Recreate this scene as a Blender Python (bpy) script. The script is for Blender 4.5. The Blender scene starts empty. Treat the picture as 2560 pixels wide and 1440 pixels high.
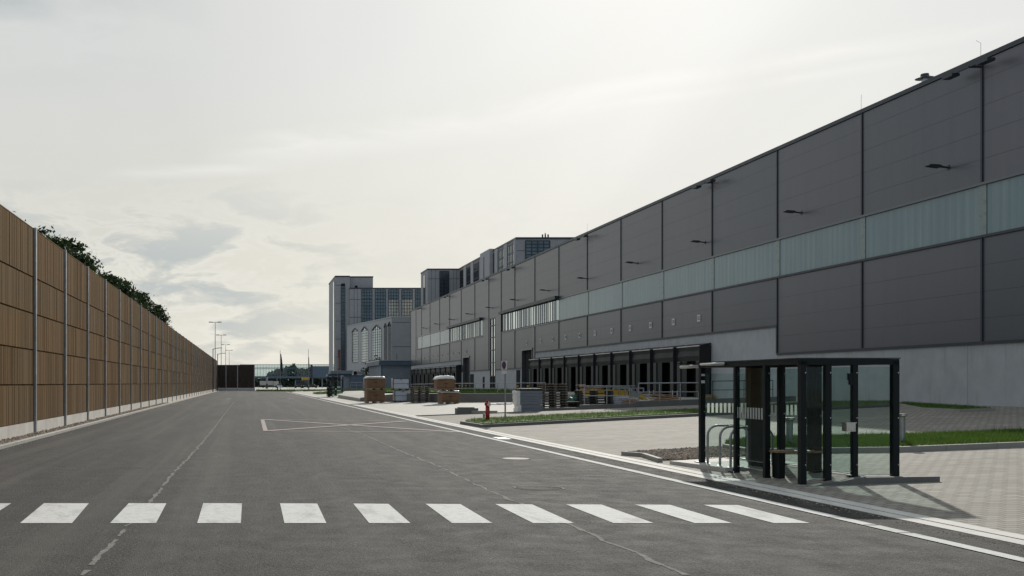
import bpy, math, random
from mathutils import Vector, Matrix
R = math.radians
random.seed(7)
scene = bpy.context.scene
COL = scene.collection
# ---------------------------------------------------------------- camera geometry (metres)
F, CX, CY, H = 2560.0, 620.0, 958.0, 1.75
XS, SL = 8.85, 0.0364                     # the yard rises gently to the right of the gutter
def gz(x): return max(0.0, (x - XS) * SL)
def atY(px, py, Y): return Vector(((px - CX) * Y / F, Y, H - (py - CY) * Y / F))
def atX(px, py, X): return atY(px, py, X * F / (px - CX))
def G(px, py):
    dx, dy = px - CX, py - CY
    t = H / dy
    if dx * t > XS: t = (H + SL * XS) / (dy + SL * dx)
    return Vector((dx * t, F * t, H - dy * t))
def YX(px, X): return X * F / (px - CX)

# ---------------------------------------------------------------- materials
class NT:
    def __init__(s, tree): s.t = tree; s.n = tree.nodes; s.l = tree.links
    def new(s, typ, **kw):
        nd = s.n.new(typ)
        for k, v in kw.items():
            if k.startswith('i_'): nd.inputs[k[2:].replace('_', ' ')].default_value = v
            else: setattr(nd, k, v)
        return nd
    def link(s, a, b): s.l.new(a, b)
    def val(s, inp, v):
        if hasattr(v, 'links') or isinstance(v, bpy.types.NodeSocket): s.link(v, inp)
        else: inp.default_value = v
    def math(s, op, a, b=0.5, clamp=False):
        m = s.new('ShaderNodeMath', operation=op, use_clamp=clamp); s.val(m.inputs[0], a); s.val(m.inputs[1], b); return m.outputs[0]
    def mix(s, fac, a, b, bt='MIX'):
        m = s.new('ShaderNodeMix', data_type='RGBA', blend_type=bt); s.val(m.inputs[0], fac)
        s.val(m.inputs[6], a if not isinstance(a, tuple) else (*a[:3], 1)); s.val(m.inputs[7], b if not isinstance(b, tuple) else (*b[:3], 1)); return m.outputs[2]
    def coord(s, scale=(1, 1, 1), kind='Object', rot=(0,0,0)):
        c = s.new('ShaderNodeTexCoord'); mp = s.new('ShaderNodeMapping'); mp.inputs['Scale'].default_value = scale; mp.inputs['Rotation'].default_value = rot
        s.link(c.outputs[kind], mp.inputs[0]); return mp.outputs[0]
    def noise(s, vec, scale, detail=4, rough=.55, dist=0):
        n = s.new('ShaderNodeTexNoise'); n.inputs['Scale'].default_value = scale; n.inputs['Detail'].default_value = detail
        n.inputs['Roughness'].default_value = rough; n.inputs['Distortion'].default_value = dist; s.link(vec, n.inputs['Vector']); return n.outputs['Fac']
    def ramp(s, fac, lo, hi, a=0., b=1.):
        m = s.new('ShaderNodeMapRange', clamp=True); s.val(m.inputs[0], fac); m.inputs[1].default_value = lo; m.inputs[2].default_value = hi
        m.inputs[3].default_value = a; m.inputs[4].default_value = b; return m.outputs[0]
    def bump(s, h, strength, dist=.02):
        b = s.new('ShaderNodeBump'); b.inputs['Strength'].default_value = strength; b.inputs['Distance'].default_value = dist; s.link(h, b.inputs['Height']); return b.outputs[0]
def newmat(name):
    m = bpy.data.materials.new(name); m.use_nodes = True; t = NT(m.node_tree); return m, t, m.node_tree.nodes['Principled BSDF']
def mul(c, k): return (c[0]*k, c[1]*k, c[2]*k, 1)
def mat(name, col, rough=.6, metal=0., var=.15, vscale=3., stretch=(1,1,1), bump=0., bscale=30., island=0., orand=0., spec=.5, col2=None):
    m, t, p = newmat(name)
    v = t.coord(stretch); n = t.noise(v, vscale, 5)
    fac = t.ramp(n, .3, .7)
    c = t.mix(fac, mul(col, 1 - var), col2 if col2 else mul(col, 1 + var))
    if island:
        g = t.new('ShaderNodeNewGeometry'); c = t.mix(1., c, t.new('ShaderNodeCombineColor').outputs[0], 'MULTIPLY')
        cc = c.node.inputs[7].links[0].from_node; r = t.ramp(g.outputs['Random Per Island'], 0, 1, 1 - island, 1 + island)
        for i in range(3): t.link(r, cc.inputs[i])
    if orand:
        g = t.new('ShaderNodeObjectInfo'); c = t.mix(1., c, t.new('ShaderNodeCombineColor').outputs[0], 'MULTIPLY')
        cc = c.node.inputs[7].links[0].from_node; r = t.ramp(g.outputs['Random'], 0, 1, 1 - orand, 1 + orand)
        for i in range(3): t.link(r, cc.inputs[i])
    t.link(c, p.inputs['Base Color'])
    t.val(p.inputs['Roughness'], t.ramp(n, .2, .8, max(rough - .08, .02), min(rough + .08, 1)))
    p.inputs['Metallic'].default_value = metal; p.inputs['Specular IOR Level'].default_value = spec
    if bump: t.link(t.bump(t.noise(v, bscale, 4), bump), p.inputs['Normal'])
    return m

def mat_asphalt(name='asphalt', k=1.):
    m, t, p = newmat(name)
    o = t.coord()
    big = t.noise(t.coord((.9, .16, 1)), .55, 5, .6, .6)
    mid = t.noise(o, 2.2, 5, .65)
    fine = t.noise(o, 28, 4, .85)
    vo = t.new('ShaderNodeTexVoronoi'); vo.inputs['Scale'].default_value = 70; t.link(o, vo.inputs['Vector'])
    sp = t.ramp(vo.outputs['Distance'], .0, .6, 1.5, .6)
    c = t.mix(t.ramp(big, .38, .62), (.044*k, .048*k, .049*k), (.094*k, .089*k, .083*k))
    c = t.mix(t.ramp(mid, .3, .75, 0, .55), c, (.040*k, .042*k, .045*k))
    c = t.mix(t.ramp(fine, .47, .66, 0, .75), c, (.19, .18, .165)); c = t.mix(t.ramp(fine, .36, .48, .7, 0), c, (.02, .021, .022))
    cc = t.new('ShaderNodeCombineColor'); [t.link(sp, cc.inputs[i]) for i in range(3)]
    c = t.mix(1., c, cc.outputs[0], 'MULTIPLY')
    trk = t.noise(t.coord((1.1, .018, 1)), 1.0, 4, .6); c = t.mix(t.ramp(trk, .5, .66, 0, .5), c, (.122*k, .113*k, .102*k)); c = t.mix(t.ramp(trk, .3, .42, .4, 0), c, (.04*k, .042*k, .042*k))
    st = t.noise(t.coord((1, .5, 1), rot=(0,0,.3)), .9, 3, .5, 1.5); c = t.mix(t.ramp(st, .66, .72, 0, .5), c, (.03*k, .03*k, .031*k))
    t.link(c, p.inputs['Base Color'])
    t.link(t.ramp(mid, .3, .7, .82, .95), p.inputs['Roughness']); p.inputs['Specular IOR Level'].default_value = .2
    h = t.math('ADD', t.noise(o, 60, 3, .7), vo.outputs['Distance'])
    t.link(t.bump(h, .9, .008), p.inputs['Normal'])
    return m
def mat_paving(name, c1, c2, mort, bw=.2, rh=.1, rot=0., dirt=.5):
    m, t, p = newmat(name)
    o = t.coord(rot=(0, 0, rot))
    b = t.new('ShaderNodeTexBrick'); b.offset = .5; b.inputs['Scale'].default_value = 1.; b.inputs['Brick Width'].default_value = bw; b.inputs['Row Height'].default_value = rh
    b.inputs['Mortar Size'].default_value = .011; b.inputs['Mortar Smooth'].default_value = .3; b.inputs['Bias'].default_value = 0
    b.inputs['Color1'].default_value = (*c1, 1); b.inputs['Color2'].default_value = (*c2, 1); b.inputs['Mortar'].default_value = (*mort, 1)
    t.link(o, b.inputs['Vector'])
    st = t.ramp(t.noise(t.coord((.35, 1, 1)), .9, 6, .6, .5), .35, .7)
    c = t.mix(t.math('MULTIPLY', st, dirt), b.outputs['Color'], (c1[0]*.62, c1[1]*.6, c1[2]*.56))
    t.link(c, p.inputs['Base Color']); p.inputs['Roughness'].default_value = .85; p.inputs['Specular IOR Level'].default_value = .16
    t.link(t.bump(t.math('ADD', b.outputs['Fac'], t.noise(o, 60, 3)), .35, -.006), p.inputs['Normal'])
    return m
def mat_concrete(name, col, var=.18, streak=True, rough=.8, joints=0):
    m, t, p = newmat(name)
    n1 = t.noise(t.coord(), 1.1, 6, .6); n2 = t.noise(t.coord((2.2, 2.2, .25)), 1.6, 4, .6); n3 = t.noise(t.coord(), 25, 3)
    c = t.mix(t.ramp(n1, .3, .7), mul(col, 1 - var), mul(col, 1 + var))
    if streak: c = t.mix(t.ramp(n2, .56, .74, 0, .45), c, mul(col, .55))
    c = t.mix(t.ramp(n3, .4, .8, 0, .3), c, mul(col, 1.25))
    t.link(c, p.inputs['Base Color']); p.inputs['Roughness'].default_value = rough; p.inputs['Specular IOR Level'].default_value = .3
    t.link(t.bump(n3, .2, .01), p.inputs['Normal'])
    return m
def mat_wood(name):
    m, t, p = newmat(name)
    v = t.coord((3, 9, .45)); n = t.noise(v, 1.4, 6, .65, .4)
    gn = t.noise(t.coord((1, .5, .5)), .7, 4)
    g = t.new('ShaderNodeNewGeometry'); oi = t.new('ShaderNodeObjectInfo')
    c = t.mix(t.ramp(g.outputs['Random Per Island'], 0, 1), (.140, .086, .033), (.215, .137, .056))
    c = t.mix(t.ramp(n, .35, .72, 0, .7), c, (.070, .046, .020))
    c = t.mix(t.ramp(gn, .45, .7, 0, .5), c, (.13, .105, .065))
    c = t.mix(t.ramp(oi.outputs['Random'], 0, 1, 0, .6), c, (.17, .092, .038)); c = t.mix(t.ramp(t.noise(t.coord((1,.25,.9)), .8, 5, .6), .46, .64, 0, .45), c, (.115, .095, .066))
    t.link(c, p.inputs['Base Color']); p.inputs['Roughness'].default_value = .9; p.inputs['Specular IOR Level'].default_value = .06
    t.link(t.bump(n, .3, .01), p.inputs['Normal'])
    return m
def mat_cladding(name, col):
    m, t, p = newmat(name)
    sx = t.new('ShaderNodeSeparateXYZ'); c0 = t.new('ShaderNodeTexCoord'); t.link(c0.outputs['Object'], sx.inputs[0])
    z = t.math('FRACT', t.math('DIVIDE', sx.outputs['Z'], 1.12)); line = t.math('LESS_THAN', z, .022)
    oi = t.new('ShaderNodeObjectInfo')
    c = t.mix(oi.outputs['Random'], mul(col, .88), (col[0]*1.22, col[1]*1.12, col[2]*1.1))
    c = t.mix(t.ramp(t.noise(t.coord((1, 1, .12)), 1.6, 5, .6), .45, .75, 0, .3), c, mul(col, .74))
    c = t.mix(t.math('MULTIPLY', line, .75), c, mul(col, .4))
    t.link(c, p.inputs['Base Color']); p.inputs['Roughness'].default_value = .36; p.inputs['Metallic'].default_value = .3; p.inputs['Specular IOR Level'].default_value = .5
    wv = t.math('FRACT', t.math('MULTIPLY', sx.outputs['Z'], 11.))
    h = t.math('SUBTRACT', t.math('MULTIPLY', wv, .05), t.math('MULTIPLY', line, 1.))
    t.link(t.bump(h, .5, .02), p.inputs['Normal'])
    return m
def mat_strip(name):
    m, t, p = newmat(name)
    n = t.noise(t.coord((0.01, 2.6, .05)), 1.3, 3, .7); n2 = t.noise(t.coord((.01, 9, .04)), 1.5, 2, .6); big = t.noise(t.coord((.01, .25, .2)), 1., 2)
    c = t.mix(t.ramp(n, .3, .7), (.135, .22, .25), (.20, .295, .315)); c = t.mix(t.ramp(n2, .5, .75, 0, .4), c, (.10, .185, .225))
    c = t.mix(t.ramp(big, .4, .65, 0, .5), c, (.11, .19, .24))
    t.link(c, p.inputs['Base Color']); p.inputs['Roughness'].default_value = .22; p.inputs['Specular IOR Level'].default_value = .6
    t.link(t.bump(n, .25, .02), p.inputs['Normal'])
    return m
def mat_glass(name, tint, refl=.5, rough=.02):
    m = bpy.data.materials.new(name); m.use_nodes = True; t = NT(m.node_tree); t.n.remove(t.n['Principled BSDF'])
    tr = t.new('ShaderNodeBsdfTransparent'); tr.inputs[0].default_value = (*tint, 1); gl = t.new('ShaderNodeBsdfGlossy'); gl.inputs['Roughness'].default_value = rough
    gl.inputs[0].default_value = (.9, .95, .93, 1)
    fr = t.new('ShaderNodeFresnel'); fr.inputs[0].default_value = 1.5; mx = t.new('ShaderNodeMixShader'); gb = t.new('ShaderNodeNewGeometry'); t.link(t.math('MULTIPLY', t.math('MULTIPLY', fr.outputs[0], refl, True), t.math('SUBTRACT', 1., gb.outputs['Backfacing'])), mx.inputs[0])
    t.link(tr.outputs[0], mx.inputs[1]); t.link(gl.outputs[0], mx.inputs[2]); t.link(mx.outputs[0], t.n['Material Output'].inputs[0]); return m
def mat_leaf(name, a, b):
    m, t, p = newmat(name); g = t.new('ShaderNodeNewGeometry'); n = t.noise(t.coord(), .8, 3)
    c = t.mix(g.outputs['Random Per Island'], a, b); c = t.mix(t.ramp(n, .35, .7, 0, .5), c, mul(a, .6))
    t.link(c, p.inputs['Base Color']); p.inputs['Roughness'].default_value = .6; p.inputs['Specular IOR Level'].default_value = .3
    tl = t.new('ShaderNodeBsdfTranslucent'); t.link(c, tl.inputs[0]); mx = t.new('ShaderNodeMixShader'); mx.inputs[0].default_value = .3
    t.link(p.outputs[0], mx.inputs[1]); t.link(tl.outputs[0], mx.inputs[2]); t.link(mx.outputs[0], t.n['Material Output'].inputs[0]); return m
def mat_paint(name, col, wear=.5):
    m, t, p = newmat(name); n = t.noise(t.coord(), 9, 6, .7); n2 = t.noise(t.coord(), 55, 3, .7)
    n3 = t.noise(t.coord((1,.35,1)), 3., 5, .65, .6); c = t.mix(t.ramp(n, .46, .74, 0, wear), col, (.28, .28, .27)); c = t.mix(t.ramp(n2, .55, .68, 0, wear), c, (.14, .14, .14)); c = t.mix(t.ramp(n3, .52, .66, 0, wear*.8), c, (.22, .22, .21))
    t.link(c, p.inputs['Base Color']); p.inputs['Roughness'].default_value = .85; p.inputs['Specular IOR Level'].default_value = .1; t.link(t.bump(n2, .4, .004), p.inputs['Normal']); return m

A = {}
A['asphalt'] = mat_asphalt(); A['asphalt2'] = mat_asphalt('fresh_asphalt', .55)
A['paving'] = mat_paving('block_paving', (.29, .272, .242), (.40, .377, .335), (.055, .05, .045), .24, .16, 0, .5)
A['slab'] = mat_concrete('yard_concrete', (.38, .37, .335), .12, False)
A['ground'] = mat('far_ground', (.30, .29, .265), .9, var=.2, vscale=.05)
A['conc'] = mat_concrete('wall_concrete', (.44, .455, .475), .1)
A['concl'] = mat_concrete('light_concrete', (.50, .485, .45), .16)
A['kerb'] = mat_concrete('kerb_concrete', (.33, .325, .30), .15, False)
A['kerbd'] = mat_concrete('dark_kerb', (.17, .17, .165), .15, False)
A['gutter'] = mat_concrete('gutter_concrete', (.55, .54, .51), .1, False)
A['wood'] = mat_wood('weathered_slats')
A['clad'] = mat_cladding('grey_cladding', (.104, .116, .138))
A['trim'] = mat('dark_trim', (.035, .045, .06), .45, .3, .1)
A['flash'] = mat('grey_flashing', (.13, .14, .155), .35, .5, .1)
A['strip'] = mat_strip('translucent_strip')
A['mirror'] = mat('window_glass', (.72, .78, .77), .06, .92, .06)
A['dglass'] = mat('dark_window_glass', (.045, .06, .08), .08, .35, .3, 4.)
A['bglass'] = mat('blue_window_glass', (.10, .15, .18), .1, .4, .35, .35)
A['yglass'] = mat('reflection_tinted_glass', (.38, .385, .35), .12, .55, .35, .5)  # cream base colour stands for bright cloud reflected in the panes
A['black'] = mat('black_rubber', (.010, .011, .014), .7, 0, .3)
A['dark'] = mat('dark_void', (.004, .004, .006), .9, 0, .2)  # near-black colour stands for unlit interiors of gates, docks and vents
A['curt'] = mat('grey_curtain', (.014, .019, .022), .55, 0, .5, 3, (1, 1, 2), .8, 4, spec=.3)
A['curtside'] = mat('side_curtain', (.03, .036, .04), .55, 0, .2, 4)
A['alu'] = mat('aluminium', (.5, .51, .52), .35, .8, .1)
A['galv'] = mat('galvanised_steel', (.34, .36, .38), .45, .7, .15, 6)
A['post'] = mat('fence_post_steel', (.32, .34, .36), .45, .6, .15, 4)
A['green'] = mat('dark_green_frame', (.005, .010, .012), .5, 0, .2, spec=.25)
A['white'] = mat('white_panel', (.68, .69, .70), .5, 0, .04)
A['whiteb'] = mat('white_box', (.50, .53, .60), .45, 0, .06)
A['film'] = mat('white_film', (.8, .8, .78), .35, 0, .08, 8, bump=.5, bscale=20)
A['card'] = mat('brown_cardboard', (.20, .115, .065), .8, 0, .15, 2, island=.12)
A['cardd'] = mat('dark_cardboard', (.07, .04, .025), .8, 0, .15, 2)
A['pallet'] = mat('pallet_wood', (.21, .17, .13), .85, 0, .25, 5, (1, 1, 1), .3, 30, island=.4)
A['palletd'] = mat('dark_pallet', (.05, .05, .048), .8, 0, .3, 5, island=.4)
A['timber'] = mat('new_timber', (.40, .26, .16), .75, 0, .2, 4, (6, 1, 6), island=.3)
A['sheet'] = mat('wrapped_grey_sheets', (.17, .195, .23), .35, 0, .2, 3, (1, 1, 8), .4, 14)
A['red'] = mat('hydrant_red', (.36, .012, .015), .4, 0, .12)
A['bench'] = mat('bench_wood', (.28, .17, .10), .6, 0, .2, 6, (1, 8, 1))
A['tarp'] = mat('green_tarp', (.02, .13, .09), .5, 0, .3, 5, bump=.6, bscale=8)
A['yellow'] = mat('yellow_paint', (.55, .35, .03), .5, 0, .12)
A['zebra'] = mat_paint('road_paint', (.68, .68, .665), .42)
A['redp'] = mat_paint('pink_road_paint', (.42, .345, .335), .5)
A['seam'] = mat('joint_sealant', (.20, .195, .18), .95, 0, .35, 9, spec=.1)
A['tower'] = mat_concrete('facade_concrete', (.34, .35, .365), .07, False)
A['towerl'] = mat_concrete('pale_facade', (.42, .43, .45), .07, False)
A['blue'] = mat('slate_blue_metal', (.075, .12, .17), .5, .1, .15, 1)
A['bluel'] = mat('pale_blue_render', (.21, .25, .29), .7, 0, .1, 1)
A['stone'] = mat('gravel_stone', (.34, .28, .225), .85, 0, .25, 30, island=.5)
A['grass'] = mat_leaf('grass_blade', (.065, .125, .02), (.13, .22, .04))
A['soil'] = mat('lawn_soil', (.08, .135, .028), .95, 0, .3, 12, bump=.4)
A['leaf'] = mat_leaf('tree_leaf', (.018, .034, .013), (.045, .075, .022))
A['wood2'] = mat_leaf('far_wood_leaf', (.025, .045, .03), (.05, .075, .045))
A['bark'] = mat('bark', (.07, .055, .042), .9, 0, .3, 8, (4, 4, 1), .5)
A['glass'] = mat_glass('shelter_glass', (.83, .89, .875), 1.)
A['roofglass'] = mat_glass('tinted_roof_glass', (.26, .285, .285), .8)
A['bridgeglass'] = mat_glass('bridge_glass', (.86, .91, .91), 1.)
A['stripe'] = mat_leaf('frosted_stripe', (.82, .84, .82), (.9, .9, .88)); [setattr(l.inputs[0], 'default_value', .62) for l in A['stripe'].node_tree.nodes if l.type == 'MIX_SHADER']
A['steel'] = mat('stainless_steel', (.55, .55, .53), .25, .9, .1, 10)
A['wired'] = mat('sign_red', (.17, .02, .03), .5); A['signblue'] = mat('sign_blue', (.03, .05, .15), .5)
A['flag'] = mat('dark_flag', (.03, .02, .05), .8, 0, .3, 2)
A['banner'] = mat('faded_red_banner', (.16, .06, .06), .7, 0, .25, 2)
A['carw'] = mat('white_car_paint', (.7, .7, .7), .25, 0, .03); A['card2'] = mat('dark_truck_paint', (.02, .035, .04), .4, 0, .2)
A['cars'] = mat('dark_car_paint', (.04, .045, .05), .25, .3, .1); A['tyre'] = mat('tyre_rubber', (.012, .012, .012), .9)
A['boxg'] = mat('truck_box_grey', (.42, .41, .38), .6)
A['roof'] = mat('roof_membrane', (.12, .12, .12), .9)

# ---------------------------------------------------------------- mesh helper
class MB:
    def __init__(s): s.v = []; s.f = []
    def add(s, vs, fs):
        b = len(s.v); s.v += [tuple(v) for v in vs]; s.f += [tuple(b + i for i in f) for f in fs]; return s
    def box(s, x0, x1, y0, y1, z0, z1):
        x0, x1 = sorted((x0, x1)); y0, y1 = sorted((y0, y1)); z0, z1 = sorted((z0, z1))
        return s.add([(x0,y0,z0),(x1,y0,z0),(x1,y1,z0),(x0,y1,z0),(x0,y0,z1),(x1,y0,z1),(x1,y1,z1),(x0,y1,z1)],
                     [(3,2,1,0),(4,5,6,7),(0,1,5,4),(1,2,6,5),(2,3,7,6),(3,0,4,7)])
    def obox(s, o, u, n, w0, w1, d0, d1, z0, z1):   # oriented box: u along, n outward, z up
        u = Vector(u).normalized(); n = Vector(n).normalized(); o = Vector((o[0], o[1], 0)); k = Vector((0,0,1))
        P = [o + u*a + n*d + k*z for z in (z0, z1) for a, d in ((w0,d0),(w1,d0),(w1,d1),(w0,d1))]
        return s.add(P, [(3,2,1,0),(4,5,6,7),(0,1,5,4),(1,2,6,5),(2,3,7,6),(3,0,4,7)])
    def prism(s, pts, z0, z1):                       # polygon (x,y) with z0,z1 numbers or lists
        n = len(pts); a = [z0]*n if not isinstance(z0, (list, tuple)) else z0; b = [z1]*n if not isinstance(z1, (list, tuple)) else z1
        return s.add([(p[0], p[1], a[i]) for i, p in enumerate(pts)] + [(p[0], p[1], b[i]) for i, p in enumerate(pts)],
                     [tuple(range(n-1, -1, -1)), tuple(range(n, 2*n))] + [(i, (i+1) % n, n + (i+1) % n, n + i) for i in range(n)])
    def prof(s, pts, axis, a, b):                    # profile extruded along axis 'x' or 'y'; pts = (other, z)
        n = len(pts); mk = (lambda t, p: (t, p[0], p[1])) if axis == 'x' else (lambda t, p: (p[0], t, p[1]))
        return s.add([mk(a, p) for p in pts] + [mk(b, p) for p in pts], [tuple(range(n-1, -1, -1)), tuple(range(n, 2*n))] + [(i, (i+1) % n, n + (i+1) % n, n + i) for i in range(n)])
    def cyl(s, x, y, z0, z1, r, r2=None, n=12):
        r2 = r if r2 is None else r2; q = [(math.cos(i*math.tau/n), math.sin(i*math.tau/n)) for i in range(n)]
        return s.add([(x+c*r, y+d*r, z0) for c, d in q] + [(x+c*r2, y+d*r2, z1) for c, d in q],
                     [tuple(range(n-1, -1, -1)), tuple(range(n, 2*n))] + [(i, (i+1) % n, n + (i+1) % n, n + i) for i in range(n)])
    def tube(s, pts, r, n=8, taper=None):
        pts = [Vector(p) for p in pts]; rings = []
        for i, p in enumerate(pts):
            d = (pts[min(i+1, len(pts)-1)] - pts[max(i-1, 0)]).normalized()
            a = d.orthogonal().normalized() if i == 0 else (rings[-1][1] - d * rings[-1][1].dot(d)).normalized(); b = d.cross(a)
            rr = r if taper is None else r + (taper - r) * i / (len(pts) - 1)
            rings.append(([p + (a*math.cos(k*math.tau/n) + b*math.sin(k*math.tau/n))*rr for k in range(n)], a))
        vs = [v for q, _ in rings for v in q]; fs = []
        for i in range(len(pts)-1):
            for k in range(n): fs.append((i*n+k, i*n+(k+1) % n, (i+1)*n+(k+1) % n, (i+1)*n+k))
        fs += [tuple(range(n-1, -1, -1)), tuple((len(pts)-1)*n + k for k in range(n))]
        return s.add(vs, fs)
    def quad(s, *p): return s.add(p, [tuple(range(len(p)))])
    def bar(s, a, b, w, h=None):                     # square bar between two points
        a, b = Vector(a), Vector(b); d = (b-a).normalized(); h = w if h is None else h
        up = Vector((0,0,1)) if abs(d.z) < .9 else Vector((1,0,0)); u = d.cross(up).normalized()*w/2; v = u.cross(d).normalized()*h/2
        P = [q + i*u + j*v for q in (a, b) for i, j in ((-1,-1),(1,-1),(1,1),(-1,1))]
        return s.add(P, [(3,2,1,0),(4,5,6,7),(0,1,5,4),(1,2,6,5),(2,3,7,6),(3,0,4,7)])
    def build(s, name, m, parent=None, smooth=False):
        me = bpy.data.meshes.new(name); me.from_pydata(s.v, [], s.f); me.materials.append(A[m] if isinstance(m, str) else m)
        if smooth: me.shade_smooth()
        me.update(); o = bpy.data.objects.new(name, me); COL.objects.link(o)
        if parent is not None:
            o.parent = parent; root = parent
            off = Vector(root.get('_o', (0, 0, 0)))
            if parent.type == 'EMPTY': o.matrix_parent_inverse = Matrix.Translation(-off)
        return o
def thing(name, label, cat, o=(0,0,0), group=None):
    """Empty at the thing's base; its parts are written in world coordinates around origin o"""
    e = bpy.data.objects.new(name, None); COL.objects.link(e); e.location = o; e.empty_display_size = .3; e['_o'] = tuple(o)
    e['label'] = label; e['category'] = cat
    if group: e['group'] = group
    return e
def tag(o, label, cat, group=None, kind=None):
    o['label'] = label; o['category'] = cat
    if group: o['group'] = group
    if kind: o['kind'] = kind
    return o
def struct(o, kind='structure'): o['kind'] = kind; return o
def dup(root, loc, label=None, rotz=0):
    def cp(o, par):
        c = o.copy(); COL.objects.link(c); c.parent = par; c.matrix_parent_inverse = o.matrix_parent_inverse.copy()
        for ch in o.children: cp(ch, c)
        return c
    r = cp(root, None); r.location = loc; r.rotation_euler = (0, 0, rotz)
    if label: r['label'] = label
    return r

# ---------------------------------------------------------------- ground, road, yard
YB, YE = -12., 244.
struct(MB().add([(-1500,-300,-.06),(1800,-300,-.06),(1800,3500,-.06),(-1500,3500,-.06)], [(0,1,2,3)]).build('ground', 'ground'))
rd = MB(); ys = [YB, 0, 20, 40, 80, 120, 160, 206]
for a, b in zip(ys, ys[1:]): rd.quad((-6.54, a, 0), (8.34, a, 0), (8.34, b, 0), (-6.54, b, 0))
struct(rd.build('road', 'asphalt'))
struct(MB().add([(-7.1,206,0),(30,206,0),(30,222,0),(-7.1,222,0)], [(0,1,2,3)]).build('crossing_road', 'asphalt'))
struct(MB().add([(7.75,YB,.004),(8.34,YB,.004),(8.34,150,.004),(7.75,150,.004)], [(0,1,2,3)]).build('road_shoulder', 'asphalt2'))
m = MB()
for y in range(int(YB), 200, 1):
    m.box(8.34, 8.58, y, y + .992, -.05, .012); m.box(8.59, 8.84, y, y + .992, -.05, .02)
struct(m.build('gutter', 'gutter'))
def sheet(name, poly, dz, material, kind='structure'):
    """polygon of ground pixels laid on the sloping yard as a closed slab"""
    P = [G(*q) if len(q) == 2 else Vector((q[0], q[1], gz(q[0]))) for q in poly]
    o = MB().prism([(p.x, p.y) for p in P], [p.z - .15 for p in P], [p.z + dz for p in P]).build(name, material); return struct(o, kind)
# the yard slopes: near part in block paving, far part in concrete
def yard(name, x0, x1, y0, y1, m_, dz=0.):
    mb = MB(); xs = [x0 + (x1-x0)*i/6 for i in range(7)]; yy = [y0 + (y1-y0)*i/4 for i in range(5)]
    for i in range(6):
        for j in range(4): mb.quad((xs[i], yy[j], gz(xs[i])+dz), (xs[i+1], yy[j], gz(xs[i+1])+dz), (xs[i+1], yy[j+1], gz(xs[i+1])+dz), (xs[i], yy[j+1], gz(xs[i])+dz))
    return struct(mb.build(name, m_))
yard('paved_yard', 8.85, 31.2, -12, 55, 'paving')
yard('concrete_yard', 8.85, 31.2, 55, 206, 'slab')

# zebra crossing bars
zb = MB(); zc = .005
for a, b, c_, d_ in ((-170,-50,-80,28),(50,180,110,222),(275,390,322,416),(493,602,508,605),(711,816,700,793),(923,1026,883,971),(1130,1231,1064,1151),(1333,1435,1238,1330),(1534,1634,1414,1504),(1737,1830,1587,1675),(1935,2025,1758,1845)):
    zb.quad(*[G(px, py) + Vector((0,0,zc)) for px, py in ((a,1308.5),(b,1308.5),(d_,1259 + .0035*max(0,d_-600)),(c_,1258.6 + .0035*max(0,c_-600)))])
struct(zb.build('zebra_crossing', 'zebra'))
ln = MB(); y = YB
segs = [(YB, 11.9), (11.94, 12.55), (12.6, 13.3), (13.34, 40), (40, 100), (100, 206)]
for a, b in segs: ln.quad((7.56, a, .009), (7.74, a, .009), (7.74, b, .009), (7.56, b, .009))
struct(ln.build('edge_line', 'zebra'))
# faded pink hatched box
rb = MB()
def gline(mb, a, b, w, z):
    a, b = Vector((a.x, a.y, z)), Vector((b.x, b.y, z)); d = (b-a).normalized(); n = Vector((-d.y, d.x, 0))*w/2; mb.quad(a-n, b-n, b+n, a+n)
q1, q2, q3, q4 = G(656,1049), G(664,1078), G(1150,1081), G(1020,1053)
gline(rb, q1, q2, .17, .006); gline(rb, q2, q3, .22, .0084); gline(rb, q1, q4, .18, .0104); gline(rb, q1, q3, .34, .0124); gline(rb, q2, q4, .34, .0144)
struct(rb.build('hatched_box_marking', 'redp'))
# sealed joints in the asphalt
def joint(pts, w):
    mb = MB(); P = [G(*p) for p in pts]; Q = []
    for a, b in zip(P, P[1:]):
        n = max(2, int((b-a).length/.25))
        for i in range(n): Q.append(a.lerp(b, i/n) + Vector((random.gauss(0, .018), 0, 0)))
    Q.append(P[-1])
    for i in range(len(Q)-1):
        wa = w*random.uniform(.35, 1.3)/2; wb = w*random.uniform(.35, 1.3)/2
        if random.random() < .06: continue
        mb.quad(Q[i]+Vector((-wa,0,.0035)), Q[i]+Vector((wa,0,.0035)), Q[i+1]+Vector((wb,0,.0035)), Q[i+1]+Vector((-wb,0,.0035)))
    return struct(mb.build('joint_line', 'seam'))
joint([(205,1439),(318,1316),(375,1255),(432,1185),(490,1125),(535,1070),(565,1030),(585,1005)], .062)
joint([(1720,1438),(1440,1320),(1300,1258),(1220,1227),(1100,1168),(1000,1127),(905,1085),(820,1058)], .062)
def cover(px, py, r, label, mname, ring=True):
    p = G(px, py); t = thing('manhole_cover', label, 'manhole cover', p, 'manhole covers in the road')
    MB().cyl(p.x, p.y, -.02, .008, r*.86, n=28).build('lid', mname, t)
    if ring: 
        q = MB(); n = 28
        for i in range(n):
            a, b = i*math.tau/n, (i+1)*math.tau/n
            q.quad(*[(p.x+math.cos(c)*rr, p.y+math.sin(c)*rr, .006) for c, rr in ((a, r*.9), (a, r), (b, r), (b, r*.9))])
        q.build('rim', 'seam', t)
    return t
cover(1290, 1147, .35, 'pale round manhole cover in the right lane, nearest the white edge line', 'kerb')
cover(1347, 1220, .42, 'dark round manhole cover flush in the right lane just beyond the zebra crossing', 'asphalt2')
cover(726, 997, .4, 'small pale cover far down the middle of the road', 'gutter', False)
cover(571, 997, .4, 'small pale cover far down the road near the timber wall', 'gutter', False)
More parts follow.
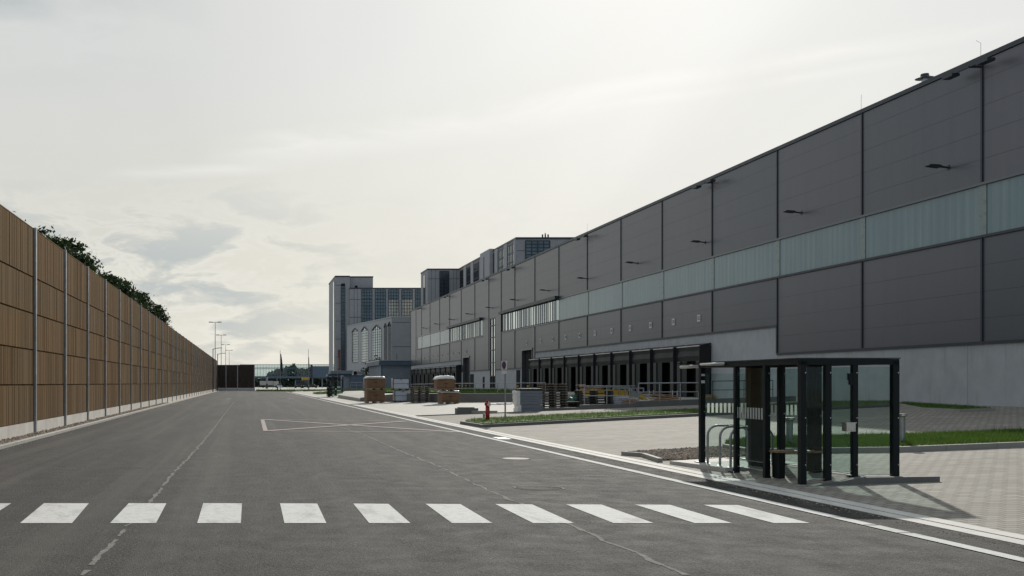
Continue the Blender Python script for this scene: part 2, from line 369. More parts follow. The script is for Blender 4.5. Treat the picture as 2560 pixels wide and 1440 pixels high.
# gutter inlet (drain)
p = G(1250, 1096); t = thing('drain_inlet', 'pale metal drain inlet beside the gutter, across from the grass strip', 'drain', p)
MB().box(p.x-.1, p.x+.22, p.y-.5, p.y+.5, -.02, .012).build('grate', 'galv', t); MB().box(p.x-.13, p.x+.25, p.y-.55, p.y+.55, -.03, .008).build('surround', 'gutter', t)

# ---------------------------------------------------------------- left side: kerb, gravel, timber noise wall
XW = -7.3
kb = MB()
for y in range(-12, 240): kb.prof([(-6.54,-.03),(-6.54,.085),(-6.56,.10),(-6.67,.10),(-6.67,-.03)], 'y', y, y+.99)
struct(kb.build('kerb', 'kerb'))
struct(MB().add([(-6.67,YB,.02),(-6.67,240,.02),(-9,240,.02),(-9,YB,.02)], [(3,2,1,0)]).build('gravel_bed', 'soil' if 0 else 'stone'))
def stones(name, pts_fn, n, smin, smax):
    mb = MB(); base = [(1,0,0),(-1,0,0),(0,1,0),(0,-1,0),(0,0,1),(0,0,-1)]; fs = [(0,2,4),(2,1,4),(1,3,4),(3,0,4),(2,0,5),(1,2,5),(3,1,5),(0,3,5)]
    for _ in range(n):
        x, y, z = pts_fn(); s = random.uniform(smin, smax); a = random.random()*6.28; sx, sy, sz = s*random.uniform(.8,1.5), s*random.uniform(.7,1.1), s*random.uniform(.5,.8)
        vs = []
        for b in base:
            bx, by, bz = (c*random.uniform(.8,1.2) for c in b); bx += random.uniform(-.25,.25); by += random.uniform(-.25,.25)
            bx *= sx; by *= sy; bz *= sz
            vs.append((x + bx*math.cos(a) - by*math.sin(a), y + bx*math.sin(a) + by*math.cos(a), z + bz))
        mb.add(vs, fs)
    return mb.build(name, 'stone')
struct(stones('gravel', lambda: (random.uniform(-7.25,-6.72), 18 + 70*random.random()**1.5, random.uniform(.03,.08)), 5200, .025, .06), 'stuff')

struct(stones('road_grit', lambda: (-6.5 + abs(random.gauss(0, .12)), 16 + 60*random.random()**1.4, .004), 1500, .006, .016), 'stuff')
struct(stones('road_grit', lambda: (8.3 - abs(random.gauss(0, .10)), 9 + 50*random.random()**1.4, .006), 900, .006, .014), 'stuff')
wall = thing('noise_barrier', 'long timber noise wall of brown slats and steel posts along the left road edge', 'noise barrier', (XW, 30, 0))
BAY, Yp0 = 5.74, 34.9
ROWS = [.45, 1.70, 2.88, 4.11, 5.345, 7.0]
def slat_mesh(w, rows, seed):
    rnd = random.Random(seed); mb = MB(); n = int(w/.075); s = w/n
    for z0, z1 in zip(rows, rows[1:]):
        zc0 = z0 + .02
        for i in range(n):
            d = .03 + rnd.random()*.014
            mb.box(0, d, i*s + .004, (i+1)*s - .004, zc0, z1 - .03)
    mb.box(-.10, 0, 0, w, rows[0] + .02, rows[-1] - .01)
    return mb
protos = []
for k in range(3):
    o = slat_mesh(BAY - .16, ROWS, k).build('timber_panel', 'wood'); protos.append(o)
used = [False]*3
pp = MB().box(-.11, .09, -.075, .075, 0, 7.04).build('post', 'post'); pu = False
flm = MB().box(-.1, .02, -.11, .11, 0, 7.03)
bp = MB().box(-.08, .05, 0, BAY - .16, -.1, .45).build('concrete_base', 'concl'); bu = False
NB = 42
for k in range(-7, 36):
    yk = Yp0 + BAY*k
    if yk < -8 or yk > 238: continue
    def put(proto, usedflag, loc):
        o = proto if not usedflag else proto.copy()
        if usedflag: COL.objects.link(o)
        o.parent = wall; o.matrix_parent_inverse = Matrix.Identity(4); o.location = Vector(loc) - Vector((XW, 30, 0)); return o
    put(pp, pu, (XW, yk, 0)); pu = True
    if yk + BAY < 242:
        put(protos[k % 3], used[k % 3], (XW - .02, yk + .08, 0)); used[k % 3] = True
        put(bp, bu, (XW - .02, yk + .08, 0)); bu = True
MB().box(XW-.12, XW+.0, YB, 240.6, 7.0, 7.03).build('cap_rail', 'wood', wall)

YF = 240.
far = thing('noise_barrier', 'short dark timber noise wall standing across the far end of the road', 'noise barrier', (-3, YF, 0))
xs_ = [XW+.1] + [(q - CX)*YF/F for q in (565, 594, 636)]
for i, (a, b) in enumerate(zip(xs_, xs_[1:])):
    mb = MB(); n = int((b-a)/.12); s = (b-a)/n
    for z0, z1 in ((.62, 1.98), (2.0, 3.3), (3.32, 4.65), (4.67, 6.05)):
        for j in range(n): mb.box(a + j*s + .008, a+(j+1)*s - .008, YF - .04 - random.random()*.02, YF, z0, z1)
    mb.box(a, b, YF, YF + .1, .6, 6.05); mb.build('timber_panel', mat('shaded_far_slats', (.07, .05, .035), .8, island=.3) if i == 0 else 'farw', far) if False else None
    if i == 0: A['farw'] = mat('shade_darkened_slats', (.05, .037, .027), .85, 0, .2, 2, island=.3)  # slat colour darkened to stand for the wall's shaded side
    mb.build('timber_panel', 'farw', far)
    MB().box(a + .12, b - .1, YF - .05, YF + .1, -.05, .58).build('concrete_base', 'conc', far)
for x in xs_: MB().box(x - .1, x + .1, YF - .12, YF + .14, 0, 6.1).build('post', 'post', far)

# ---------------------------------------------------------------- trees behind the wall
def tree_mesh(seed, h, r, leaves, lsize, zlow=.3):
    rnd = random.Random(seed); tr = MB(); cr = MB(); tips = []
    tr.tube([(0,0,-.2),(rnd.uniform(-.1,.1),rnd.uniform(-.1,.1),h*.25),(rnd.uniform(-.25,.25),rnd.uniform(-.25,.25),h*.55),(0,0,h*.88)], h*.028, 8, h*.006)
    for i in range(16):
        a = rnd.random()*6.28; z0 = h*rnd.uniform(.28,.75); L = r*rnd.uniform(.6,1.)*(1.15 - abs(z0/h - .5)); z1 = min(h*.97, z0 + L*rnd.uniform(.35,.9))
        e = Vector((math.cos(a)*L, math.sin(a)*L, z1)); e.z = min(e.z, h - 1.9*((e.x**2 + e.y**2)**.5/r)**1.6 - .5); z1 = e.z; md = Vector((e.x*.5, e.y*.5, z0 + (z1-z0)*.35)); tr.tube([(0,0,z0), md, e], h*.011, 5, h*.003)
        tips.append(e); tips.append(md.lerp(e, .5))
        for _ in range(3):
            q = md.lerp(e, rnd.random()) + Vector((rnd.gauss(0,.22*r), rnd.gauss(0,.22*r), rnd.uniform(0,.28*r))); q = q if (q.x**2 + q.y**2)**.5 < .8*r else q.lerp(Vector((0,0,q.z)), 1 - .8*r/(q.x**2 + q.y**2)**.5); q.z = min(q.z, h - 1.9*((q.x**2 + q.y**2)**.5/r)**1.6 - .4); tr.tube([md.lerp(e, .5), q], h*.004, 4, h*.0015); tips.append(q)
    tips = [q if (q.x**2 + q.y**2)**.5 < .8*r else Vector((q.x, q.y, q.z/1.)).lerp(Vector((0,0,q.z)), 1 - .8*r/(q.x**2 + q.y**2)**.5) for q in tips]
    tips += [Vector((rnd.gauss(0,.15*r), rnd.gauss(0,.15*r), h*rnd.uniform(.8,.97))) for _ in range(7)]
    dome = lambda q: h - 1.9*((q.x**2 + q.y**2)**.5/r)**1.6 - .35
    tips = [Vector((q.x, q.y, min(q.z, dome(q)))) for q in tips]
    for _ in range(leaves):
        c = rnd.choice(tips); s = rnd.choice((.06, .11, .17))*r
        p = c + Vector([max(-1.5, min(1.5, rnd.gauss(0,1)))*q for q in (s, s, s*.55)])
        if p.z < h*zlow*.7 or p.z > h - 1.9*((p.x**2 + p.y**2)**.5/r)**1.6 + rnd.uniform(-.5, .2): continue
        a, b = rnd.random()*6.28, rnd.uniform(-1., 1.); l = lsize*rnd.uniform(.6,1.4)
        u = Vector((math.cos(a)*math.cos(b), math.sin(a)*math.cos(b), math.sin(b)))*l; v = u.orthogonal().normalized(); v.rotate(Matrix.Rotation(rnd.random()*6.28, 3, u.normalized())); v *= l*.42
        cr.add([p - u*.5, p + v*.5 + u*.05, p + u*.5, p - v*.5 + u*.05], [(0,1,2,3)])
    return tr, cr
kinds = []
for sd in range(3):
    a, b = tree_mesh(11+sd, 10.6, 2.9, 13000, .27); kinds.append((a, b))
tdefs = [(50.3, 10.5, 0, 'twiggy top of the nearest tree, barely showing over the timber wall'), (59, 11.1, 1, 'leafy tree just beyond the gap in the row behind the timber wall')]
hts = (11.1, 10.8, 11.3, 10.9, 11.5, 11.1, 11.4, 11.2, 10.8, 10.2)
words = ('third', 'fourth', 'fifth', 'sixth', 'seventh', 'eighth', 'ninth', 'tenth', 'eleventh', 'farthest')
for i, (hq, wq) in enumerate(zip(hts, words)): tdefs.append((65 + 6.9*i, hq, (i+2) % 3, wq + ' dark leafy tree in the row behind the timber wall, counting from the left'))
first = {}
for (Y, h, k, lab) in tdefs:
    loc = (-11.5 + random.uniform(-.3,.3), Y, 0)
    if k not in first:
        t = thing('tree', lab, 'tree', (0,0,0), 'trees behind the timber wall'); kinds[k][0].build('trunk', 'bark', t, True); kinds[k][1].build('crown', 'leaf', t); first[k] = t
        t.location = loc
    else: t = dup(first[k], loc, lab, random.random()*6)
    t.scale = (h/10.6,)*3

# ---------------------------------------------------------------- warehouse
XB = 31.0; ZR = 15.58
wh = thing('warehouse', 'huge dark grey metal warehouse with a long translucent window band and loading docks', 'warehouse', (XB, 60, .8))
seam_px = [2455,2155,1943,1780,1655,1552,1468,1397,1337,1287,1253,1222,1187,1153,1124,1099,1075,1054,1040,1027]
SE = [2.0, 10.4, 18.1, 26.5, 34.9] + [YX(p, XB) for p in seam_px]
YEND = SE[-1]
# structural core behind the skin, the roof and the far end
MB().box(XB + .6, XB + 90, SE[0] + .02, YEND - .06, -.3, ZR - .35).build('building_core', 'flash', wh)
MB().box(XB + .1, XB + 90.2, SE[0], YEND - .0, ZR - .34, ZR - .2).build('roof', 'roof', wh)
def zone(y):   # bottom of the metal cladding
    if y < 59.9: return 3.40
    if y < YX(1337, XB) - .1: return 5.05
    if y < YX(1153, XB) - .1: return 3.40
    return 5.05
def bandrange(y0, y1):
    m_ = (y0 + y1)/2
    if m_ < YX(1253, XB): return (8.0, 10.12)
    if YX(1206, XB) < m_ < YX(1043, XB): return (8.0, 10.12)
    return None
gates = [(YX(1331, XB), YX(1305, XB), 5.47), (YX(1174, XB), YX(1158, XB), 5.44)]
tallw = (YX(1238, XB), YX(1225, XB))
cuts = [(g[0], g[1], .0, g[2]) for g in gates] + [(tallw[0], tallw[1], .0, 10.0)]
def panel(name, y0, y1, z0, z1, m_, dx0=0., dx1=.25):
    """wall panel between y0..y1 with door cuts"""
    mb = MB(); ycur = y0
    for (c0, c1, cz0, cz1) in sorted(cuts):
        a, b = max(c0, y0), min(c1, y1)
        if b - a > .05 and cz1 > z0 + .05:
            if a > ycur + .01: MB().box(XB+dx0, XB+dx1, ycur, a, z0, z1).build(name, m_, wh)
            if cz1 < z1 - .02: MB().box(XB+dx0, XB+dx1, a, b, max(cz1, z0), z1).build(name, m_, wh)
            ycur = b
    if y1 > ycur + .01: mb.box(XB+dx0, XB+dx1, ycur, y1, z0, z1)
    if mb.v: mb.build(name, m_, wh)
for i, (a, b) in enumerate(zip(SE, SE[1:])):
    zb_ = zone((a+b)/2); br = bandrange(a, b); e = .03
    top = ZR - .22
    # end of band inside a bay
    pieces = [(a+e, b-e, br)]
    if a < YX(1206, XB) < b: pieces = [(a+e, YX(1206, XB), None), (YX(1206, XB), b-e, (8.0, 10.12))]
    if a < YX(1043, XB) < b: pieces = [(a+e, YX(1043, XB), (8.0, 10.12)), (YX(1043, XB), b-e, None)]
    for (p0, p1, r_) in pieces:
        if r_:
            panel('wall_panel', p0, p1, r_[1] + .12, top, 'clad'); panel('wall_panel', p0, p1, zb_ + .12, r_[0] - .12, 'clad')
        else: panel('wall_panel', p0, p1, zb_ + .12, top, 'clad')
for y in SE[1:]:
    zb_ = min(zone(y - 1), zone(y + 1)) if y < YEND - 1 else 3.4; br = bandrange(y - 1, y + 1); mb = MB(); w = .055
    zs = [(zb_ + .12, br[0] - .13), (br[1] + .13, ZR - .22)] if br else [(zb_ + .12, ZR - .22)]
    for z0, z1 in zs:
        mb.box(XB - .035, XB + .24, y - w, y + w, z0, z1); mb.box(XB - .05, XB - .036, y - w - .02, y - w + .012, z0, z1)
    mb.build('joint_trim', 'trim', wh)
MB().box(XB - .07, XB + .3, SE[0], YEND + .05, ZR - .2, ZR).build('roof_edge', 'trim', wh)
MB().box(XB - .05, XB + .24, YEND - .04, YEND + .04, 0, ZR - .21).build('corner_trim', 'flash', wh)
# plinths
for a, b, z in ((SE[0], YX(1943, XB), 3.40), (YX(1943, XB), YX(1337, XB), 5.05), (YX(1337, XB), YX(1153, XB), 3.40), (YX(1153, XB), YEND, 5.05)):
    y = a
    while y < b - .1:
        y2 = min(b, y + 8.43); panel('concrete_plinth', y + .01, y2 - .01, -.3, z, 'conc', .03, .25); y = y2
    cut = [c for c in cuts if a - .5 < c[0] < b]
    segs_ = []; yc = a
    for c in sorted(cut): segs_.append((yc, c[0])); yc = c[1]
    segs_.append((yc, b)); mb = MB()
    for s0, s1 in segs_:
        if s1 > s0 + .05: mb.box(XB - .06, XB + .2, s0, s1, z + .0, z + .115)
    mb.build('base_flashing', 'trim', wh)
MB().box(XB - .05, XB + .2, YX(1943, XB) - .07, YX(1943, XB) + .07, 3.5, 5.05).build('joint_trim', 'trim', wh)
# translucent strip + louvre windows
def strip(y0, y1, z0=8.0, z1=10.12):
    edges = [y0] + [s for s in SE if y0 + .5 < s < y1 - .5] + [y1]
    for a, b in zip(edges, edges[1:]):
        mb = MB(); n = max(2, int((b-a)/.5)); s = (b-a)/n
        for i in range(n):       # shallow trapezoidal ribs
            yy = a + i*s; mb.quad((XB+.055, yy, z0), (XB+.05, yy+s*.5, z0), (XB+.05, yy+s*.5, z1), (XB+.055, yy, z1)); mb.quad((XB+.05, yy+s*.5, z0), (XB+.055, yy+s, z0), (XB+.055, yy+s, z1), (XB+.05, yy+s*.5, z1))
        mb.build('window_strip', 'strip', wh)
        if b < y1 - .1: MB().box(XB + .02, XB + .06, b - .22, b + .18, z0, z1).build('strip_joint', A.setdefault('stripl', mat('pale_strip_joint', (.22, .27, .27), .3)), wh)
    MB().box(XB - .05, XB + .24, y0, y1, z1, z1 + .11).build('window_head', 'flash', wh); MB().box(XB - .07, XB + .2, y0, y1, z0 - .11, z0).build('window_sill', 'trim', wh)
strip(SE[0], YX(1397, XB)); strip(YX(1123, XB), YX(1043, XB))
A['mirror2'] = mat('window_glass_dull', (.42, .48, .50), .1, .9, .1)
def louvre(y0, y1, z0=8.0, z1=10.12):
    MB().box(XB + .2, XB + .24, y0, y1, z0, z1).build('window_reveal', 'trim', wh)
    rnd = random.Random(5); y = y0 + .15
    edges = [y0] + [s for s in SE if y0 + .5 < s < y1 - .5] + [y1]
    for a, b in zip(edges, edges[1:]):
        g = MB(); fr = MB(); g2 = MB(); y = a + .2; q = 0
        while y < b - .35:
            w = rnd.choice((.42, .62, .8, .5)); w = min(w, b - .15 - y); d = rnd.uniform(.02, .10)
            tgt = g if rnd.random() < .72 else g2
            tgt.quad((XB + .0 + d, y, z0 + .08), (XB + .02, y + w, z0 + .08), (XB + .02, y + w, z1 - .06), (XB + .0 + d, y, z1 - .06))
            fr.box(XB - .02, XB + .18, y + w, y + w + .09, z0, z1); y += w + .09 + rnd.uniform(0, .12)
        f = fr.build('window_frame', 'trim', wh)
        g.build('window_pane', 'mirror', f); g2.build('window_pane', 'mirror2', f)
    MB().box(XB - .42, XB + .2, y0 - .05, y1 + .1, z1 + .02, z1 + .34).build('window_hood', 'trim', wh)
    MB().box(XB - .06, XB + .2, y0, y1, z0 - .11, z0).build('window_sill', 'flash', wh)
louvre(YX(1397, XB), YX(1255, XB)); louvre(YX(1206, XB), YX(1123, XB))
# tall stair window, glazed door under it
a, b = tallw; fr = MB()
for y in (a, (a+b)/2 - .05, b - .12): fr.box(XB - .02, XB + .16, y, y + .12, .8, 10.0)
for z in (2.6, 4.3, 5.9, 7.5, 9.0, 9.9): fr.box(XB + .0, XB + .15, a + .12, b - .12, z, z + .1)
fr = fr.build('tall_window_frame', 'trim', wh); MB().box(XB + .08, XB + .1, a + .1, b - .1, 2.7, 9.9).build('window_pane', 'mirror', fr); MB().box(XB + .08, XB + .12, a + .1, b - .1, .7, 2.6).build('glass_door', 'dark', fr)
# gate openings: a near-black sheet paints the unlit interior
for (a, b, z) in gates:
    g = MB().box(XB + .3, XB + .34, a + .12, b - .12, .6, z - .1).build('gate_dark_sheet', 'dark', wh)
    MB().box(XB - .06, XB + .3, a, a + .12, .6, z).box(XB - .06, XB + .3, b - .12, b, .6, z).box(XB - .08, XB + .3, a - .1, b + .1, z - .06, z + .14).build('gate_frame', 'flash', g)
for px0, px1, z in ((1175.5, 1184, 3.0), (1207, 1211, 2.6), (1291, 1300, 3.25)):
    d = MB().box(XB - .02, XB + .1, YX(px1, XB), YX(px0, XB), .65, z).build('side_door', 'dark', wh)
# wall lights
lp = None
for k in range(12):
    y = 45.3 + 12.05*k
    if y > 190: break
    if lp is None:
        lp = MB().bar((XB, y, 11.28), (XB - .42, y, 11.34), .07).box(XB - .02, XB + .02, y - .07, y + .07, 11.18, 11.4).build('wall_light', 'trim', wh)
        hd = MB().prof([(XB - .98, 11.36), (XB - .9, 11.42), (XB - .5, 11.40), (XB - .36, 11.33), (XB - .42, 11.28), (XB - .6, 11.30)], 'y', y - .17, y + .17).build('lamp_head', 'trim', lp); y00 = y
    else:
        c = lp.copy(); COL.objects.link(c); c.location = lp.location + Vector((0, y - y00, 0)); h2 = hd.copy(); COL.objects.link(h2); h2.parent = c
for px in (2452, 1780, 1468, 1287, 1222, 1124, 1054):
    y = YX(px, XB)
    o = MB().box(XB - .55, XB, y - .05, y + .05, ZR - .48, ZR - .40).bar((XB - .5, y - 1.0, ZR - .44), (XB - .5, y + 1.0, ZR - .44), .07).build('floodlight_bracket', 'trim', wh)
    for s in (-1, 1): MB().box(XB - .72, XB - .38, y + s*1.05 - .32, y + s*1.05 + .32, ZR - .60, ZR - .48).build('floodlight', 'trim', o)
# roof vent and lightning rods
c = atY(2312, 205, 49.5); v_ = MB().cyl(c.x, c.y, ZR - .3, 16.5, .15, n=14).build('roof_vent', 'alu', wh); MB().cyl(c.x, c.y, 16.48, 16.56, .42, .22, n=16).cyl(c.x, c.y, 16.56, 16.7, .2, .17, n=14).build('vent_cap', 'trim', v_)
for px in (2452, 2153, 1468):
    y = YX(px, XB + .4); MB().tube([(XB + .4, y, ZR - .3), (XB + .4, y, ZR + .75), (XB + .42, y - (.0 if px != 2452 else -.3), ZR + .95)], .007, 5).build('lightning_rod', 'trim', wh)
# number signs
digits = {}
def sign(y, num):
    s = MB().box(XB - .045, XB - .0, y - .22, y + .22, 5.98, 6.45)
    s = s.build('dock_number_sign', 'white', wh)
    cu = bpy.data.curves.new('digits', 'FONT'); cu.body = str(num); cu.size = .36; cu.align_x = 'CENTER'; cu.align_y = 'CENTER'; cu.extrude = .002; cu.offset = .006
    o = bpy.data.objects.new('digits', cu); COL.objects.link(o); cu.materials.append(A['black']); o.parent = s; o.matrix_parent_inverse = Matrix.Identity(4)
    me = bpy.data.meshes.new_from_object(o); me.materials.clear(); me.materials.append(A['black']); bpy.data.objects.remove(o)
    me.transform(Matrix.Translation((XB - .055, y, 6.215)) @ Matrix.Rotation(R(-90), 4, 'Z') @ Matrix.Rotation(R(90), 4, 'X'))
    o = bpy.data.objects.new('number', me); COL.objects.link(o); o.parent = s
# dock shelters
ds = None
def dock_local():
    t = []
    fr = MB(); W = 1.8; P = .78
    fr.prof([(-P, 4.20 - .8), (0, 4.40 - .8), (0, 4.46 - .8), (-P, 4.27 - .8)], 'y', -W, W)
    fr.box(-P, 0, -W, -W + .05, .0, 3.45).box(-P, 0, W - .05, W, .0, 3.45)
    return fr
def make_dock(y):
    o = dock_local().build('dock_shelter', 'black'); o.parent = wh; o.matrix_parent_inverse = Matrix.Identity(4); o.location = (0, y - 60, 0)
    k = MB(); n = 10
    for i in range(n):     # baggy head curtain
        a, b = -1.72 + 3.44*i/n, -1.72 + 3.44*(i+1)/n; da, db = .012*math.sin(i*.9), .012*math.sin((i+1)*.9)
        for z0, z1, s0, s1 in ((2.45, 2.8, .06, 0), (2.8, 3.15, 0, .05), (3.15, 3.46, .05, .0)):
            k.quad((-.77 + s0 + da, a, z0), (-.77 + s1 + da*.5, a, z1), (-.77 + s1 + db*.5, b, z1), (-.77 + s0 + db, b, z0))
    k.build('head_curtain', 'curt', o, True)
    MB().box(-.80, -.74, -1.8, 1.8, 3.43, 3.50).build('head_rail', 'alu', o)
    MB().box(-.78, -.74, -1.78, -1.25, 0, 2.47).build('side_curtain', 'curtside', o); MB().box(-.78, -.74, 1.25, 1.78, 0, 2.47).build('side_curtain', 'curtside', o)
    [MB().box(-.80, -.785, q_ - .04, q_ + .04, .0, .42).build('guide_marker', 'white', o) for q_ in (-1.72, 1.72)]
    MB().box(-.72, -.70, .35, 1.24, 0, 2.46).build('inner_flap', 'curt', o)
    MB().box(-.06, -.04, -1.7, 1.7, 0, 3.3).build('door', 'dark', o)  # near-black plane in place of the dark, unlit dock opening
    MB().box(-.7, -.3, -1.0, -.8, -.1, .35).box(-.7, -.3, .8, 1.0, -.1, .35).build('bumper', 'black', o)
    return o
DY1 = [70.35 + 4.22*k for k in range(10)]; DY2 = [150.6 + 4.22*k for k in range(10)]
for y in DY1 + DY2:
    if ds is None: ds = make_dock(y)
    else:
        c = ds.copy(); COL.objects.link(c); c.location = (0, y - 60, 0)
        for ch in ds.children:
            q = ch.copy(); COL.objects.link(q); q.parent = c
n = 12
for y in DY1 + [113.8]: sign(y, n); n += 1
for y in [145.3] + DY2: sign(y, n); n += 1

# raised dock apron with its retaining wall and grass
ap = MB()
WL = [(10.4, 95, .40), (13.0, 88.5, .86), (15.9, 79.5, .95), (19.6, 74.5, 1.0), (21.5, 74.0, 1.0)]
struct(MB().prism([(a, b + .2) for a, b, c in WL] + [(30.2, 74.2), (30.2, 148), (14, 148), (10.4, 118)], -.2, [c - .06 for a, b, c in WL] + [.95, .95, .6, .42]).build('dock_apron', 'slab'))
w_ = MB(); w_.prism([(a, b) for a, b, c in WL] + [(a + .05, b + .19) for a, b, c in WL[::-1]], -.2, [c for a, b, c in WL] + [c for a, b, c in WL[::-1]])
tag(w_.build('retaining_wall', 'kerbd'), 'low grey concrete retaining wall under the railing behind the stacked crates', 'retaining wall')

# ---------------------------------------------------------------- grass strips and kerbs
def inpoly(x, y, P):
    c = False; n = len(P)
    for i in range(n):
        a, b = P[i], P[i-1]
        if (a[1] > y) != (b[1] > y) and x < (b[0]-a[0])*(y-a[1])/(b[1]-a[1]) + a[0]: c = not c
    return c
def lawn(poly, dz, n, hh=.09, name='grass', zf=None):
    P = [G(*q) if len(q) == 2 else Vector(q) for q in poly]; zf = zf or gz
    P2 = [(p.x, p.y) for p in P]
    struct(MB().prism(P2, [zf(p[0]) - .1 for p in P2], [zf(p[0]) + dz for p in P2]).build('lawn_bed', 'soil'))
    x0, x1 = min(p[0] for p in P2), max(p[0] for p in P2); y0, y1 = min(p[1] for p in P2), max(p[1] for p in P2); mb = MB(); c = 0; tr_ = 0
    while c < n and tr_ < n*12:
        tr_ += 1; x, y = random.uniform(x0, x1), random.uniform(y0, y1)
        if not inpoly(x, y, P2): continue
        c += 1; z = zf(x) + dz; h = hh*random.uniform(.5, 1.5)*(2.2 if random.random() < .03 else 1); w = hh*.13; a = random.random()*3.14; lx, ly = random.gauss(0, h*.4), random.gauss(0, h*.4)
        mb.add([(x-math.cos(a)*w, y-math.sin(a)*w, z-.01), (x+math.cos(a)*w, y+math.sin(a)*w, z-.01), (x+lx, y+ly, z+h)], [(0,1,2)])
    return struct(mb.build(name, 'grass'), 'stuff')
def kerbline(pts, dz, w, material='kerbd', name='kerb', zf=None):
    P = [G(*q) if len(q) == 2 else Vector(q) for q in pts]; mb = MB(); zf = zf or gz
    for a, b in zip(P, P[1:]):
        L = (b-a).length; n = max(1, int(L/1.0)); d = (b-a).normalized(); nn = Vector((-d.y, d.x, 0)).normalized()*w
        for i in range(n):
            s = a.lerp(b, i/n); e = a.lerp(b, (i+1)/n - .008/L*1.)
            mb.prism([(s.x, s.y), (e.x, e.y), (e.x+nn.x, e.y+nn.y), (s.x+nn.x, s.y+nn.y)], [zf(s.x)-.1, zf(e.x)-.1]*2 if 0 else [zf(s.x)-.1, zf(e.x)-.1, zf(e.x)-.1, zf(s.x)-.1], [zf(s.x)+dz, zf(e.x)+dz, zf(e.x)+dz, zf(s.x)+dz])
    return struct(mb.build(name, material))
lawn([(1163,1058),(1210,1065),(1760,1036),(2060,1022),(2236,1014),(2240,1008),(2060,1009),(1740,1028),(1430,1040),(1190,1053)], .11, 20000, .065)
kerbline([(1150,1060),(1205,1069),(1760,1040),(2060,1025),(2245,1016)], .12, .14)
lawn([(2246,1014),(2300,1024),(2400,1029),(2480,1026),(2400,1020),(2260,1010)], .09, 3500, .065)
kerbline([(2246,1014),(2300,1025),(2400,1030),(2490,1027)], .10, .1, 'kerb')
lawn([(1812,1121),(1872,1131),(2240,1128),(2620,1113),(2620,1084),(2280,1096),(1890,1104),(1815,1114)], .11, 34000, .065)
kerbline([(1806,1122),(1870,1135),(2240,1131),(2620,1116)], .12, .12, 'kerb')
# gravel bed behind the bus shelter
gp = [G(*q) for q in ((1572,1134),(1640,1152),(1755,1151),(1900,1150),(1872,1138),(1800,1120),(1600,1131))]; gp2 = [(p.x, p.y) for p in gp]
struct(MB().prism(gp2, [p.z - .1 for p in gp], [p.z + .01 for p in gp]).build('planting_bed', 'stone'))
def gpt():
    while True:
        x, y = random.uniform(min(p[0] for p in gp2), max(p[0] for p in gp2)), random.uniform(min(p[1] for p in gp2), max(p[1] for p in gp2))
        if inpoly(x, y, gp2): return x, y, gz(x) + random.uniform(.01, .05)
struct(stones('gravel', gpt, 5000, .02, .045), 'stuff')
kerbline([(1553,1138),(1603,1142),(1645,1156)], .09, .1, 'kerb')
kerbline([(1573,1133),(1800,1120)], .05, .06, 'kerbd')
# low retaining kerb with three steps behind the nearer lawn
lw = MB()
for (pa, pb, h) in (((1312,1029),(1452,1024),.17), ((1452,1024),(1590,1018.5),.25), ((1590,1018.5),(1990,1003),.33)):
    a, b = G(*pa), G(*pb); lw.prism([(a.x,a.y),(b.x-.004,b.y),(b.x-.004,b.y+.25),(a.x,a.y+.25)], [gz(a.x)-.1, gz(b.x)-.1, gz(b.x)-.1, gz(a.x)-.1], [gz(a.x)+h, gz(b.x)+h-.05, gz(b.x)+h-.05, gz(a.x)+h])
tag(lw.build('retaining_kerb', 'kerbd'), 'long low stepped concrete kerb wall carrying the railings in front of the stacked goods', 'kerb wall')
kerbline([(1040,1041),(1142,1037),(1312,1031)], .05, .1, 'kerbd')
# concrete block stack left of the kerb wall
p = G(1142, 1036); t = thing('concrete_blocks', 'dark concrete blocks stacked at the end of the low kerb wall, left of the hydrant', 'concrete blocks', p)
MB().box(p.x, p.x + 1.15, p.y, p.y + .5, p.z, p.z + .33).build('block', 'kerbd', t); MB().box(p.x + .12, p.x + .95, p.y + .02, p.y + .45, p.z + .33, p.z + .38).build('block', 'kerbd', t); MB().box(p.x + .75, p.x + 2.1, p.y - .3, p.y - .02, p.z, p.z + .2).build('block', 'kerb', t)

# ---------------------------------------------------------------- railings
def railing(P, zt, zm, label, group='galvanised railings by the docks', m_='galv', r=.025, cap=None):
    t = thing('railing', label, 'railing', P[0], group)
    for p in P: MB().tube([p, Vector((p[0], p[1], p[2] + zt))], r, 6).build('post', m_, t)
    for a, b in ((zt, 'top_rail'), (zm, 'middle_rail')): MB().tube([Vector(p) + Vector((0,0,a)) for p in P], r if b != 'top_rail' else r*1.2, 6).build(b, m_, t)
    return t
YR = 54.6
def rp(px, y, Y=None): q = G(px, 1022); Y = YR if Y is None else Y; return Vector(((px-CX)*Y/F, Y, H - (y-CY)*Y/F))
railing([rp(1461,1011), rp(1517,1011), rp(1574,1011)], .93, .46, 'steel railing on the kerb wall in front of the dark pallets', r=.028)
o_ = MB().box(rp(1449,966).x, rp(1588,966).x, YR - .03, YR + .05, rp(1461,966).z, rp(1461,966).z + .05).build('handrail', 'galv'); tag(o_, 'long pale handrail bar lying above the railing by the green tarpaulin', 'handrail')
railing([rp(1596,1004, 55), rp(1649,1003.5, 55), rp(1701,1003, 55), rp(1757,1002.5,55)], .98, .5, 'taller steel railing on the kerb wall in front of the nearest docks', r=.028)
railing([atY(1782,1000,57), atY(1860,999,57), atY(1932,998,57)], 1.05, .55, 'thin steel railing against the concrete plinth behind the bus shelter', m_='trim', r=.02)
ra = [atY(1040 + 33*i, 984, 1) for i in range(9)]
P = []
for i in range(9):
    f_ = i/8*3.2; k = min(int(f_), 3); a, b = Vector(WL[k]), Vector(WL[k+1]); P.append(a.lerp(b, f_ - k)) if 0 else P.append(Vector(WL[1]).lerp(Vector(WL[2]), i/4) if i <= 4 else Vector(WL[2]).lerp(Vector(WL[4]), (i-4)/4)); P[-1] += Vector((.03, .1, 0))
